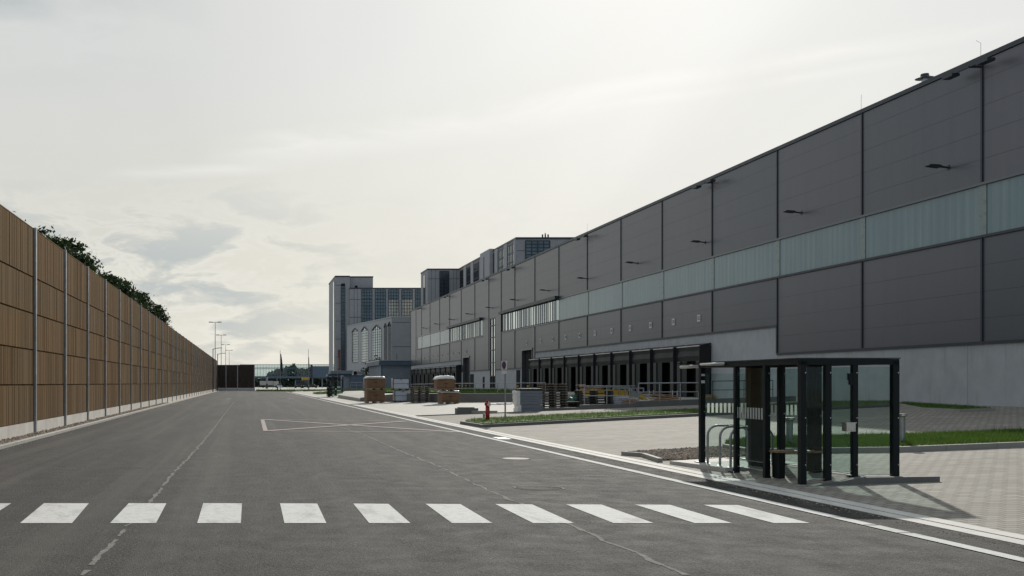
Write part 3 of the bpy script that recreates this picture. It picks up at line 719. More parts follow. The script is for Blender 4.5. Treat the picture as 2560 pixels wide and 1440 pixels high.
railing(P, .78, .4, 'long thin railing on the retaining wall behind the stacked crates', r=.022)
P = [Vector(((px-CX)*185/F, 185., 1.0 - .1)) for px in (876, 891, 906)]
railing(P, 1.0, .5, 'small pale railing in front of the blue service building', r=.03)

# ---------------------------------------------------------------- goods in the yard
def crate(name, x0, x1, y0, y1, z0, h, label, group, body='card', open_front=False):
    t = thing(name, label, 'crate', (x0, y0, z0), group)
    b = MB().box(x0, x1, y0, y1, z0 + .12, z0 + h).build('body', body, t)
    m_ = MB(); w = x1 - x0
    for i in range(3):
        c = x0 + .08 + (w - .16)*i/2; m_.box(c - .07, c + .07, y0, y1, z0, z0 + .1)
    m_.box(x0, x1, y0, y1, z0 + .1, z0 + .12).build('pallet_base', 'pallet' if body == 'card' else 'cardd', t)
    f = 'cardd' if body == 'card' else 'trim'
    d = MB()
    if body == 'card':
        d.box(x0 + .05, x1 - .05, y0 - .012, y0 - .001, z0 + .22, z0 + .24).box((x0+x1)/2 - .01, (x0+x1)/2 + .01, y0 - .012, y0 - .001, z0 + .25, z0 + h - .02)
        d.box((x0+x1)/2 - .18, (x0+x1)/2 + .18, y0 - .014, y0 - .002, z0 + h*.55, z0 + h*.6).box(x0 + .15, (x0+x1)/2 - .1, y0 - .014, y0 - .002, z0 + h*.8, z0 + h*.83)
    else:
        d.box(x0, x1, y0 - .02, y0 - .002, z0 + h*.54, z0 + h*.56)
        d.box(x0 - .03, x0 + .03, y0 - .03, y0, z0 + .05, z0 + h).box(x1 - .03, x1 + .03, y0 - .03, y0, z0 + .05, z0 + h).box(x0, x1, y0 - .03, y0, z0 + h - .05, z0 + h).box((x0+x1)/2 - .05, (x0+x1)/2 + .05, y0 - .03, y0 - .004, z0 + h*.86, z0 + h*.92)
    d.build('front_marks', f, t)
    return t
def film(x0, x1, y0, y1, z, hump, label):
    mb = MB(); n, mm = 14, 8; V = []
    for j in range(mm+1):
        for i in range(n+1):
            u, v = i/n, j/mm; e = min(u, 1-u, v, 1-v)*2
            V.append((x0 - .04 + (x1-x0+.08)*u, y0 - .05 + (y1-y0+.1)*v, z + .02 + hump*(1 - (2*u-1)**4)*(.6 + .4*u)*(1 if e > 0 else .4) + random.uniform(-.015,.03) - (.12 if e == 0 else 0)))
    mb.add(V, [(j*(n+1)+i, j*(n+1)+i+1, (j+1)*(n+1)+i+1, (j+1)*(n+1)+i) for j in range(mm) for i in range(n)])
    o = mb.build('plastic_cover', 'film', None, True)
    so = o.modifiers.new('s', 'SOLIDIFY'); so.thickness = .02
    return tag(o, label, 'plastic cover', 'white film over the crates')
Yc = 87.; s_ = Yc/F
def cx(px): return (px - CX)*s_
def czz(py): return H - (py - CY)*s_
z0 = gz(10.8)
crate('cardboard_crate', cx(918), cx(962), Yc, Yc + 2.2, z0, 1.13, 'brown cardboard crate at the bottom of the leftmost crate stack', 'brown crates')
crate('cardboard_crate', cx(918), cx(962.5), Yc, Yc + 2.2, z0 + 1.13, 1.06, 'brown cardboard crate on top of the leftmost stack, under a flat white film', 'brown crates')
film(cx(917), cx(963.5), Yc, Yc + 2.2, z0 + 2.2, .04, 'flat white plastic film over the leftmost crate stack')
zz = gz(12.9)
crate('appliance_box', cx(987), cx(1028), Yc, Yc + 1.2, zz, 1.0, 'pale blue white box in a dark frame, lower of the pair between the crate stacks', 'pale boxes', 'whiteb')
crate('appliance_box', cx(983), cx(1023), Yc, Yc + 1.2, zz + 1.03, 1.0, 'pale blue white box in a dark frame, upper of the pair between the crate stacks', 'pale boxes', 'whiteb')
z0 = gz(17)
Yc = 76.; s_ = Yc/F; ZZ = gz(14.8)
crate('cardboard_crate', cx(1104), cx(1149), Yc, Yc + 1.6, ZZ, 0.95, 'wide brown cardboard crate on the ground in the right hand crate stack', 'brown crates')
crate('cardboard_crate', cx(1092), cx(1137), Yc, Yc + 1.3, ZZ + .97, .93, 'brown cardboard crate under crumpled white film, topmost of the right hand stack', 'brown crates')
film(cx(1091), cx(1138), Yc, Yc + 1.3, ZZ + 1.91, .2, 'crumpled white plastic film heaped on the right hand crate stack')
film(cx(1103), cx(1150), Yc, Yc + 1.6, ZZ + .95, .015, 'thin white film sheet between the two crates of the right hand stack')
# loose pallets: every pallet a thing
def pallet_mb(w=1.2, d=.8):
    a = MB()
    for i in range(7): a.box(-w/2 + .0 + i*(w-.1)/6, -w/2 + .1 + i*(w-.1)/6, 0, d, .122, .144)
    for j in (0, d/2 - .05, d - .1): a.box(-w/2, w/2, j, j + .1, .1, .122)
    b = MB()
    for i in (-w/2, -.07, w/2 - .14):
        for j in (0, d/2 - .05, d - .1): b.box(i, i + .14, j, j + .1, .022, .1)
    for j in (0, d/2 - .05, d - .1): b.box(-w/2, w/2, j, j + .1, 0, .022)
    return a, b
def pallets(x, y, z, n, w, d, label, group, m_='pallet', pitch=.144):
    root = None
    for k in range(n):
        jx, jy, ro = random.gauss(0, .015), random.gauss(0, .02), random.gauss(0, .012)
        lab = label
        if root is None:
            root = thing('pallet', lab, 'pallet', (0,0,0), group); a, b = pallet_mb(w, d); a.build('deck', m_, root); b.build('runners', 'palletd', root); root.location = (x + jx, y + jy, z); root.rotation_euler = (0,0,ro)
        else: dup(root, (x + jx, y + jy, z + k*pitch), lab, ro)
Y_ = 57.5
pallets((1388-CX)*Y_/F, Y_, gz(17.2) - .02, 10, 1.42, 1.0, 'worn wooden pallet in the tall stack beside the wrapped grey sheets', 'pallets in the tall stack')
pallets((1052-CX)*82/F, 82., gz(13.8), 9, 1.35, 1.0, 'brown wooden pallet in the stack between the pale boxes and the right crate stack', 'pallets between the crates')
pallets((1434-CX)*58/F, 58.0, gz(18.4) - .02, 3, .95, .9, 'wooden pallet in the low stack under the green tarpaulin', 'pallets under the tarpaulin')
pallets((1492-CX)*57/F, 57.0, gz(19.4) - .05, 7, 1.85, 1.0, 'dark wide pallet stacked behind the railing, topped with scrap wood', 'dark pallets behind the railing', 'palletd')
# scrap on dark pallets
x_, y_, z_ = (1480-CX)*57/F, 57.2, gz(19.4) - .05 + 7*.144
mb = MB(); 
for k in range(14): a = Vector((x_ + random.uniform(-.7,.6), y_ + random.uniform(0,.7), z_ + .03 + .02*k)); mb.bar(a, a + Vector((random.uniform(.4,.9), random.uniform(-.1,.1), random.uniform(-.03,.05))), .09, .03)
tag(mb.build('scrap_wood', 'timber'), 'heap of broken brown boards on top of the dark pallets', 'scrap wood')
# wrapped sheet packs
Ys = 54.9; sx = lambda px: (px-CX)*Ys/F; sz = lambda py: H - (py-CY)*Ys/F
def pack(z0, z1, x0, x1, lab, cap=False):
    t = thing('sheet_pack', lab, 'sheet pack', (x0, Ys, z0), 'wrapped grey sheet packs')
    b = MB(); n = max(2, int((z1 - z0)/.14))
    for i in range(n): zz0 = z0 + (z1-z0)*i/n; b.box(x0 + random.uniform(0,.015), x1 - random.uniform(0,.015), Ys + random.uniform(0,.012), Ys + .9, zz0 + .008, zz0 + (z1-z0)/n)
    b.build('sheets', 'sheet', t); w_ = MB(); 
    for i in range(n): zz0 = z0 + (z1-z0)*i/n; w_.box(x0 - .2 + random.uniform(-.03,.03), x0 - .004, Ys + .02, Ys + .86, zz0 + .004, zz0 + (z1-z0)/n)
    w_.build('film_wrap', 'film', t)
    if cap: MB().box(x0 - .05, x1, Ys, Ys + .9, z1 + .003, z1 + .1).build('dark_lid', 'black', t); MB().box(x0 + .05, x1, Ys, Ys + .9, z1 + .102, z1 + .125).build('top_board', 'boxg', t)
    return t
pack(sz(1030), sz(1012), sx(1304), sx(1357), 'film wrapped pack of grey sheets on the ground at the end of the kerb wall')
pack(sz(1012) + .004, sz(977), sx(1301), sx(1356), 'upper film wrapped pack of grey sheets with a dark lid, left of the tall pallets', True)
# loose panels lying left of the packs
p = G(1245, 1012); tag(MB().box(p.x - .2, p.x + .9, p.y, p.y + 1.2, p.z, p.z + .04).box(p.x + .1, p.x + 1.0, p.y + .1, p.y + .9, p.z + .041, p.z + .09).build('loose_panels', 'sheet'), 'loose grey panels lying flat on the concrete left of the wrapped packs', 'panels')
# green tarpaulin heap
x_, y_, z_ = (1440-CX)*57.6/F, 57.6, gz(18.4) + .42
mb = MB(); n = 14; V = []
for j in range(n+1):
    for i in range(n+1):
        u, v = i/n*2-1, j/n*2-1; r_ = max(0, 1 - u*u - v*v*.8); V.append((x_ + u*.42, y_ + .3 + v*.4, z_ + .38*r_*(.8 + .4*math.sin(5*u+2*v)) + random.uniform(-.03,.03)))
mb.add(V, [(j*(n+1)+i, j*(n+1)+i+1, (j+1)*(n+1)+i+1, (j+1)*(n+1)+i) for j in range(n) for i in range(n)])
o = mb.build('tarpaulin', 'tarp', None, True); o.modifiers.new('s', 'SOLIDIFY').thickness = .015; tag(o, 'crumpled dark green tarpaulin on the low pallets beside the tall stack', 'tarpaulin')
mb = MB(); mb.prof([(x_ - .5, z_ - .03), (x_ + .12, z_ - .03), (x_ + .5, z_ + .28), (x_ + .5, z_ + .24), (x_ + .14, z_ - .07), (x_ - .5, z_ - .07)], 'y', y_ - .15, y_ + .75)
tag(mb.build('bent_sheet', 'film'), 'bent white sheet under the green tarpaulin', 'sheet')
mb = MB(); mb.add([(x_+.38,y_-.2,z_-.15),(x_+.72,y_-.2,z_-.18),(x_+.78,y_+.25,z_-.15),(x_+.4,y_+.25,z_-.12),(x_+.42,y_-.15,z_+.12),(x_+.68,y_-.15,z_+.16),(x_+.7,y_+.2,z_+.12),(x_+.45,y_+.2,z_+.1)], [(3,2,1,0),(4,5,6,7),(0,1,5,4),(1,2,6,5),(2,3,7,6),(3,0,4,7)])
tag(mb.build('sack', 'film'), 'white sack wedged between the tarpaulin and the railing', 'sack')
# yellow skip with sloping end behind the pallets
Yk = 60.5; kx = lambda px: (px-CX)*Yk/F; kz = lambda py: H - (py-CY)*Yk/F
t = thing('work_platform', 'yellow wheeled work platform with a grey cage, behind the dark pallets', 'work platform', (kx(1540), Yk, .4))
MB().box(kx(1462), kx(1570), Yk, Yk + 1.3, kz(990), kz(975)).build('body', 'yellow', t)
MB().prof([(kx(1573), kz(990)), (kx(1608), kz(990)), (kx(1620), kz(1000)), (kx(1600), kz(978)), (kx(1573), kz(976))], 'y', Yk, Yk + 1.3).build('sloping_end', 'galv', t)
MB().prof([(kx(1604), kz(985)), (kx(1618), kz(999)), (kx(1612), kz(1001)), (kx(1596), kz(990))], 'y', Yk - .02, Yk - .004).build('yellow_brace', 'yellow', t)
cg = MB()
for px in (1532, 1548, 1562, 1577, 1592, 1608): cg.box(kx(px) - .03, kx(px) + .03, Yk - .09, Yk - .03, kz(990 if px < 1590 else 981), kz(971))
cg.box(kx(1532), kx(1609), Yk - .1, Yk - .02, kz(972), kz(969)).build('cage', 'galv', t)
wl = MB()
for px in (1480, 1560): wl.cyl(kx(px), Yk + .3, 0, 0, .01)
for px in (1485, 1560): MB().prof([(kx(px) + .26*math.cos(k*.5236), .85 + .26*math.sin(k*.5236)) for k in range(12)], 'y', Yk + .1, Yk + .3).build('wheel', 'tyre', t)
# white sacks
for i, (px, lab) in enumerate(((1546, 'stack of white paper sacks left of the pair behind the railing'), (1565, 'stack of white paper sacks next to the loose boards'))):
    Y = 57.4; x = (px-CX)*Y/F; mb = MB()
    for k in range(5): mb.add([(x-.24+random.uniform(-.02,.02),Y,.44+k*.12),(x+.2,Y,.44+k*.12),(x+.2,Y+.5,.44+k*.12),(x-.24,Y+.5,.44+k*.12),(x-.21,Y+.03,.55+k*.12),(x+.17,Y+.03,.55+k*.12),(x+.17,Y+.47,.55+k*.12),(x-.21,Y+.47,.55+k*.12)], [(3,2,1,0),(4,5,6,7),(0,1,5,4),(1,2,6,5),(2,3,7,6),(3,0,4,7)])
    tag(mb.build('sack_stack', 'whiteb'), lab, 'sacks', 'white sacks')
def boards(px0, px1, Y, z, n, lab, m_='timber', h=.035, dz=.03, tilt=0.):
    mb = MB(); x0, x1 = (px0-CX)*Y/F, (px1-CX)*Y/F
    for k in range(n):
        a = Vector((x0 + random.uniform(0,.25)*(x1-x0), Y + random.uniform(0,.8), z + k*dz)); mb.bar(a, Vector((x1 - random.uniform(0,.25)*(x1-x0), a.y + random.uniform(-.2,.2), z + k*dz - tilt*random.uniform(.5,1))), .14, h)
    return tag(mb.build('board_stack', m_), lab, 'boards', 'loose board heaps')
boards(1555, 1612, 56.3, .50, 12, 'untidy heap of pale boards right of the white sacks', 'timber', .03, .035)
boards(1622, 1706, 57.5, .72, 12, 'long pinkish planks sloping down behind the taller railing', 'timber', .04, .04, .15)
boards(1752, 1808, 59, .86, 7, 'short brown boards against the plinth, seen left of the bus shelter posts', 'timber', .04, .035)
# dock bollards (yellow/black) by the gates
bol = None
for (px, py, Y, lab) in ((1294, 983, 98, 'black and yellow striped bollard left of the nearer dark gate'), (1320, 983, 98, 'black and yellow striped bollard in front of the nearer dark gate'),
                         (1149, 978, 120, 'yellow bollard left of the far dark gate'), (1165, 978, 120, 'yellow bollard right of the far dark gate')):
    x = (px-CX)*Y/F; zz = .8
    if bol is None:
        bol = thing('bollard', lab, 'bollard', (0,0,0), 'yellow bollards by the gates'); MB().cyl(0,0,0,1.0,.1).build('tube', 'yellow', bol); b_ = MB()
        for k in range(3): b_.cyl(0,0,.12+k*.32,.26+k*.32,.104)
        b_.build('stripes', 'black', bol); bol.location = (x, Y, zz)
    else: dup(bol, (x, Y, zz), lab)

# ---------------------------------------------------------------- hydrant, sign, bollards
p = G(1219, 1056) ; p.z = gz(p.x) + .1; sc_ = p.y/F
t = thing('fire_hydrant', 'slim red fire hydrant standing in the grass strip beside the road', 'fire hydrant', p)
hh = 50*sc_
MB().cyl(p.x, p.y, p.z - .1, p.z + hh*.72, .09, n=14).build('barrel', 'red', t, True)
MB().cyl(p.x, p.y, p.z + hh*.72, p.z + hh*.8, .11, .14, n=14).cyl(p.x, p.y, p.z + hh*.8, p.z + hh*.9, .14, .1, n=14).cyl(p.x, p.y, p.z + hh*.9, p.z + hh, .045, .04, n=10).build('head', 'red', t, True)
MB().prof([(p.x + .02 + .08*math.cos(k*math.tau/12), p.z + hh*.78 + .08*math.sin(k*math.tau/12)) for k in range(12)], 'y', p.y - .2, p.y - .1).build('outlet_cap', 'steel', t)
MB().bar((p.x - .08, p.y, p.z + hh*.22), (p.x - .17, p.y, p.z + hh*.22), .05).box(p.x - .2, p.x - .12, p.y - .04, p.y + .04, p.z + hh*.12, p.z + hh*.33).build('side_valve', 'galv', t)
p = G(1263, 1055); p.z = gz(p.x) + .1; k_ = p.y/F
t = thing('no_stopping_sign', 'narrow grey post with a turned no stopping sign, right of the red hydrant', 'traffic sign', p)
MB().cyl(p.x, p.y, p.z - .1, p.z + 2.62, .035, n=10).build('pole', 'galv', t)
ang = R(74); u = Vector((math.cos(ang), -math.sin(ang), 0)); nn = Vector((-math.sin(ang), -math.cos(ang), 0))
zt = H + (CY - 902)*k_; zl = H + (CY - 924)*k_; o_ = (p.x - .05, p.y - .06)
pl = MB().obox(o_, u, nn, -.22, .22, 0, .02, zl, zt).build('sign_plate', 'white', t)
def disc(r0, z, off, n=24):
    P = [Vector((o_[0], o_[1], z)) + u*r0*math.cos(i*math.tau/n) + nn*off + Vector((0,0,1))*r0*math.sin(i*math.tau/n) for i in range(n)]; return MB().add(P, [tuple(range(n))])
zc_ = (zl+zt)/2; disc(.17, zc_, .023).build('red_ring', 'wired', pl); disc(.125, zc_, .026).build('blue_disc', 'signblue', pl)
for s in ((1,1),) : 
    q = Vector((o_[0], o_[1], zc_)) + nn*.029; a = q + u*.1 + Vector((0,0,.1)); b = q - u*.1 - Vector((0,0,.1)); w = (u - Vector((0,0,1)))*.02; MB().quad(a+w, b+w, b-w, a-w).build('red_bar', 'wired', pl)
MB().obox(o_, u, nn, -.2, .2, 0, .02, zl - .19, zl - .04).build('small_plate', 'white', t)
def bollard(px, py, lab, h=.78):
    p = G(px, py); p.z = gz(p.x) + .1; t = thing('bollard_light', lab, 'bollard light', p, 'steel bollard lights in the grass')
    MB().cyl(p.x, p.y, p.z - .1, p.z + h*.88, .075, n=18).build('tube', 'galv', t, False); MB().cyl(p.x, p.y, p.z + h*.88, p.z + h*.92, .08, .11, n=18).cyl(p.x, p.y, p.z + h*.92, p.z + h, .11, n=18).build('cap', 'steel', t)
bollard(2254, 1119, 'stainless steel bollard light in the grass just right of the bus shelter', .70)
bollard(1974, 1122, 'stainless steel bollard light seen through the bus shelter glass', .66)

# ---------------------------------------------------------------- bus shelter
def shelter(label, loc=None):
    t = thing('bus_shelter', label, 'bus shelter', (9.47, 17.5, 0), 'dark green glass shelters')
    W, F_, Fr = 9.47, 10.36, 11.05
    def post(x, y, zb, w=.085, d=.085, foot=True, zt=2.13):
        o = MB().box(x - w/2, x + w/2, y - d/2, y + d/2, zb, zt).build('post', 'green', t)
        if foot: MB().box(x - .11, x + .11, y - .11, y + .11, zb, zb + .015).build('foot_plate', 'green', o)
        for z in (.35, 1.15, 1.92): MB().box(x + w/2 - .03, x + w/2 - .012, y - d/2 - .006, y - d/2 - .001, z, z + .018).build('bolt', 'steel', o)
        return o
    post(W, 17.5, .0, .10, .10); post(W, 18.7, .0, .095); post(W, 19.85, .02, .085); a_ = post(W, 21.36, .10, .10, .1)
    post(9.9, 17.5, .02, .10, .09, False); post(F_, 17.5, .17); post(Fr, 17.5, .14, .105, .1, False)
    post(F_, 18.84, .17, .11); post(10.27, 18.45, .17, .09); post(F_, 19.9, .17, .12); post(10.43, 21.36, .16, .07)
    MB().box(9.72, 10.0, 19.80, 19.9, .1, 2.1).build('info_panel', 'green', t)
    for z in (1.9, 1.75): MB().box(W - .04, W + .035, 21.30, 21.305, z, z + (.06 if z < 1.8 else .04)).build('sticker', 'white', a_)
    def pane(x0, y0, x1, y1, z0, z1, stripes=None, n=12):
        d = Vector((x1-x0, y1-y0, 0)); L = d.length; d.normalize(); nn = Vector((d.y, -d.x, 0))
        o = MB().obox((x0, y0), d, nn, .05, L - .05, -.005, .005, z0, z1).build('glass_pane', 'glass', t)
        MB().obox((x0, y0), d, nn, .05, L - .05, -.008, .008, z0 - .012, z0).build('pane_edge', 'alu', o)
        if stripes:
            s0, s1 = stripes; mb = MB(); st = L/n
            for i in range(n): mb.obox((x0, y0), d, nn, i*st + st*.22, i*st + st*.78, .0055, .008, s0, s1)
            mb.build('frosted_stripes', 'stripe', o)
        return o
    pane(W, 17.5, 9.9, 17.5, .12, 2.03); pane(9.9, 17.5, F_, 17.5, .25, 2.03); pane(F_, 17.5, Fr, 17.5, .2, 2.03)
    pane(W, 19.85, W, 18.7, .15, 2.03, (1.08, 1.29), 11)
    pane(W, 21.36, 10.43, 21.36, .2, 1.95, (1.135, 1.335), 11)
    pane(F_, 19.9, 11.0, 19.9, .2, 2.03, (1.13, 1.33), 8); pane(10.0, 19.9, F_, 19.9, .2, 2.03, (1.13, 1.33), 5); pane(F_, 17.55, F_, 18.8, .2, 2.03)
    pane(F_, 18.9, F_, 19.85, .2, 2.03)
    # roof frame and glass
    zt = 2.165; fr = MB()
    fr.box(W - .05, Fr + .05, 17.45, 17.52, zt - .10, zt); fr.box(W - .05, W + .03, 17.53, 21.4, zt - .09, zt - .0); fr.box(Fr - .03, Fr + .05, 17.53, 21.4, zt - .09, zt)
    fr.box(W + .04, Fr - .04, 19.8, 19.88, zt - .09, zt - .005); fr.box(W + .04, Fr - .04, 21.32, 21.4, zt - .09, zt - .005); fr.box(W + .04, Fr - .04, 18.66, 18.73, zt - .085, zt - .005)
    fr.build('roof_frame', 'green', t)
    MB().box(W - .07, Fr + .08, 17.46, 22.5, zt + .003, zt + .02).build('glass_roof', 'roofglass', t)
    MB().tube([(W + .0, 21.5, zt - .06), (W + .0, 22.4, zt - .06)], .035, 8).tube([(W - .07, 20.2, zt - .03), (W - .07, 21.25, zt - .03)], .03, 8).build('light_tube', 'alu', t, True)
    # bench
    b = MB().box(W + .02, F_ - .05, 18.34, 18.66, .50, .535).build('bench_seat', 'bench', t); MB().box(W + .06, W + .17, 18.38, 18.62, .04, .50).build('bench_support', 'green', b); MB().box(F_ - .2, F_ - .08, 18.38, 18.62, .15, .50).build('bench_support', 'green', b)
    # bin and sign bracket on the rear post
    bn = MB().box(F_ - .20, F_ - .045, 17.38, 17.52, .93, 1.07).build('ash_bin', 'steel', t); MB().box(F_ - .21, F_ - .03, 17.37, 17.53, 1.07, 1.085).build('bin_lid', 'steel', bn)
    MB().box(F_ - .12, F_ - .045, 17.46, 17.5, 1.80, 1.92).box(F_ - .10, F_ - .045, 17.46, 17.5, 1.72, 1.80).build('bracket', 'green', t)
    return t
sh = shelter('large dark green bus shelter with glass walls standing right of the road in the foreground')
dup(sh, (9.47 + .55, 17.5 + 108.5, .02), 'small looking distant dark glass shelter beside the road, left of the crates')
# shelter platform: flush at the gutter, raised towards the back with its own kerb
xs = [9.2, 9.47, 9.9, 10.36, 11.6]; zs = [.012, .02, .09, .165, .165]; mb = MB()
for i in range(4):
    for (y0, y1) in ((17.3, 21.9),): mb.prism([(xs[i], y0), (xs[i+1], y0), (xs[i+1], y1), (xs[i], y1)], -.05, [zs[i], zs[i+1], zs[i+1], zs[i]])
struct(mb.build('shelter_platform', 'paving'))
mb = MB()
for i in range(4): mb.prism([(xs[i], 17.16), (xs[i+1]-.004, 17.16), (xs[i+1]-.004, 17.296), (xs[i], 17.296)], -.05, [zs[i]+.004, zs[i+1]+.02, zs[i+1]+.02, zs[i]+.004] if i else [zs[i]+.001, zs[i+1]+.004, zs[i+1]+.004, zs[i]+.001])
struct(mb.build('platform_kerb', 'kerbd'))
struct(MB().prism([(9.3, 19.95), (10.9, 19.95), (10.9, 22.1), (9.1, 22.1)], -.05, [.105, .175, .175, .075]).build('cycle_slab', 'gutter'))
# cycle hoops
hp = None
for (Y, lab) in ((21.05, 'farthest of the three steel cycle hoops beside the bus shelter'), (20.5, 'middle one of the three steel cycle hoops beside the bus shelter'), (20.05, 'nearest of the three steel cycle hoops, right at the shelter glass')):
    if hp is None:
        r_ = .2; P = [(0,0,-.05)] + [(0,0,.3),(0,0,.58)] + [(r_ - r_*math.cos(a), 0, .58 + r_*math.sin(a)) for a in (R(22),R(45),R(68),R(90))] + [(.82 - r_ + r_*math.sin(a), 0, .58 + r_*math.cos(a)) for a in (0, R(22),R(45),R(68),R(90))] + [(.82,0,.3),(.82,0,-.05)]
        hp = thing('cycle_hoop', lab, 'cycle hoop', (0,0,0), 'steel cycle hoops'); MB().tube(P, .024, 10).build('hoop_tube', 'galv', hp, True); MB().cyl(0,0,-.01,.01,.06).cyl(.82,0,.02,.03,.06).build('foot_plate', 'galv', hp); hp.location = (9.45, Y, .10)
    else: dup(hp, (9.45, Y, .10), lab)
struct(MB().prism([(G(1990,1118).x, G(1990,1118).y), (G(2170,1116).x, G(2170,1116).y), (G(2130,1112).x, G(2130,1112).y), (G(2010,1113).x, G(2010,1113).y)], 0, [gz(G(1990,1118).x)+.2]*4).build('stone_slab', 'gutter')) if 0 else None

# ---------------------------------------------------------------- far buildings
def facade_window(o, u, n, w0, w1, z0, z1, nu, nv, parent, glass='bglass', bar=.12, framem='trim'):
    wdw = MB().obox(o, u, n, w0, w1, .02, .08, z0, z1).build('window', glass, parent)
    mb = MB()
    for i in range(nu + 1): c = w0 + (w1-w0)*i/nu; mb.obox(o, u, n, c - bar/2, c + bar/2, .081, .16, z0, z1)
    for j in range(nv + 1): c = z0 + (z1-z0)*j/nv; mb.obox(o, u, n, w0, w1, .081, .14, c - bar/2, c + bar/2)
    mb.build('mullions', framem, wdw); return wdw
def zat(py, Y): return H + (CY - py)*Y/F
def xat(px, Y): return (px - CX)*Y/F
hotel = thing('concrete_block', 'stepped grey concrete office building with window strips rising behind the warehouse roof', 'building', (50, 230, 0))
# block C + long wing + block B
XL = xat(1291, 205); ZC = zat(597.5, 205); YBk = XL*F/(1149-CX); XBl = xat(1069, YBk)
MB().box(XL, XL + 30, 205, YBk, -1, ZC).build('wall', 'tower', hotel)
MB().box(XL - .15, XL + 30, 204.85, YBk - .2, ZC, ZC + .35).build('parapet', 'trim', hotel)
MB().box(XBl, XL - .004, YBk, YBk + 10, -1, ZC - .05).build('wall', 'tower', hotel)
MB().box(XBl - .1, XL, YBk - .1, YBk + 10.1, ZC - .05, ZC + .25).build('parapet', 'trim', hotel)
o = (0, 205); u = (1,0,0); n = (0,-1,0)
facade_window((0,205), u, n, xat(1314,205), xat(1374,205), zat(680,205), zat(602,205), 4, 9, hotel, 'bglass', .18)
facade_window((0,YBk), u, n, xat(1099,YBk), xat(1122,YBk), zat(760,YBk), zat(678,YBk), 3, 9, hotel, 'dglass', .14)
sd = MB().obox((XBl, 0), (0,1,0), (-1,0,0), YBk + 3.2, YBk + 6, .0, .1, 1, ZC - 1).build('dark_slot', 'dglass', hotel)
jn = MB()   # panel joints as thin recessed lines on the front faces
for z in (ZC - 2.4, ZC - 9, ZC - 16): jn.box(XBl, xat(1098,YBk), YBk - .02, YBk, z, z + .1); jn.box(xat(1123,YBk), XL, YBk - .02, YBk, z, z + .1)
for px in (1078, 1088, 1133, 1141): jn.box(xat(px,YBk), xat(px,YBk)+.07, YBk - .02, YBk, 1, ZC - .1)
for z in (ZC - 2.4,): jn.box(XL, xat(1313,205), 204.98, 205, z, z + .1); jn.box(xat(1375,205), XL+30, 204.98, 205, z, z+.1)
jn.build('panel_joints', 'trim', hotel)
ribs = MB()
for (p0, p1) in ((1151,1160),(1168,1178),(1186,1197),(1226,1238),(1247,1261),(1271,1286)):
    y1, y0 = XL*F/(p0-CX), XL*F/(p1-CX); facade_window((XL, 0), (0,1,0), (-1,0,0), y0, y1, 8, ZC - .6, 4, 12, hotel, 'dglass' if p0 < 1200 else 'mirror2', .3)
y1, y0 = (XL-.9)*F/(1200-CX), (XL-.9)*F/(1224-CX); MB().box(XL - .9, XL, y0, y1, -1, ZC + .55).build('stair_bay', 'towerl', hotel); MB().box(XL - .96, XL - .901, y0 + .55*(y1-y0), y0 + .63*(y1-y0), 5, ZC - .6).build('dark_slot', 'trim', hotel)
for (p0, p1) in ((1161,1167),(1179,1185),(1239,1246),(1262,1270),(1287,1290.5)):
    y1, y0 = XL*F/(p0-CX), XL*F/(p1-CX); MB().box(XL - .25, XL - .0, y0, y1, -1, ZC - .02).build('wall_pier', 'towerl', hotel)
for px in (1356, 1363, 1370): x = xat(px, 207); MB().cyl(x, 207, ZC + .3, ZC + (1.5 if px == 1363 else 1.2), .10, n=6).box(x - .13, x + .13, 206.85, 207.0, ZC + .55, ZC + 1.2).build('roof_antenna', 'trim', hotel)
# block A and the tower
tw = thing('tower_block', 'tall narrow grey concrete tower with a lower glazed wing left of the warehouse', 'building', (30, 290, 0))
YA = 285.; ZA = zat(722, YA); xa = xat(875, YA)
MB().box(xa, xat(1090, YA), YA, YA + 14, -1, ZA).build('wall', 'tower', tw); MB().box(xa - .1, xat(1090, YA), YA - .1, YA + 14, ZA, ZA + .3).build('parapet', 'trim', tw)
for (p0, p1, gl) in ((904,930,'bglass'),(938,964,'bglass'),(971,997,'yglass'),(1004,1031,'yglass'),(1038,1062,'bglass')):
    zt, zm, zb2 = zat(724, YA), zat(747, YA), zat(812, YA)
    facade_window((0,YA), (1,0,0), (0,-1,0), xat(p0,YA), xat(p1,YA), zm, zt, 4, 3, tw, 'bglass', .14)
    facade_window((0,YA), (1,0,0), (0,-1,0), xat(p0,YA), xat(p1,YA), zb2, zm - .15, 4, 8, tw, gl, .14)
MB().box(xa - .05, xa - .001, YA + 2, YA + 5, 12, ZA - 1).build('dark_slot', 'dglass', tw)
YT = 294.; ZT = zat(700, YT); xl, xr = xat(832, YT), xat(925, YT); 
MB().box(xl, xa + .0, YT - 8.5, YT + 14, -1, ZT).box(xa, xr, YA + 2, YT + 14, ZA - 1, ZT).build('tower_wall', 'tower', tw)
MB().box(xl - .1, xa + .02, YT - 8.6, YT + 14.1, ZT, ZT + .35).box(xa, xr + .1, YA + 1.9, YT + 14.1, ZT + .001, ZT + .35).build('parapet', 'trim', tw)
YTF = YT - 8.5
MB().obox((xl,0),(0,1,0),(-1,0,0), YTF + 3, YTF + 6.0, 0, .12, 1, ZT - 1).build('side_fin', 'mirror', tw); MB().obox((xl,0),(0,1,0),(-1,0,0), YTF + 1.2, YTF + 2.6, 0, .1, 1, ZT - .5).build('dark_slot', 'trim', tw)
facade_window((0,YTF), (1,0,0), (0,-1,0), xat(853,YTF), xat(862,YTF), zat(925,YTF), zat(712,YTF), 2, 24, tw, 'bglass', .16)
MB().box(xat(853,YTF), xat(862,YTF), YTF-.2, YTF-.162, zat(715,YTF), zat(709,YTF)).build('vent_opening', 'dark', tw)
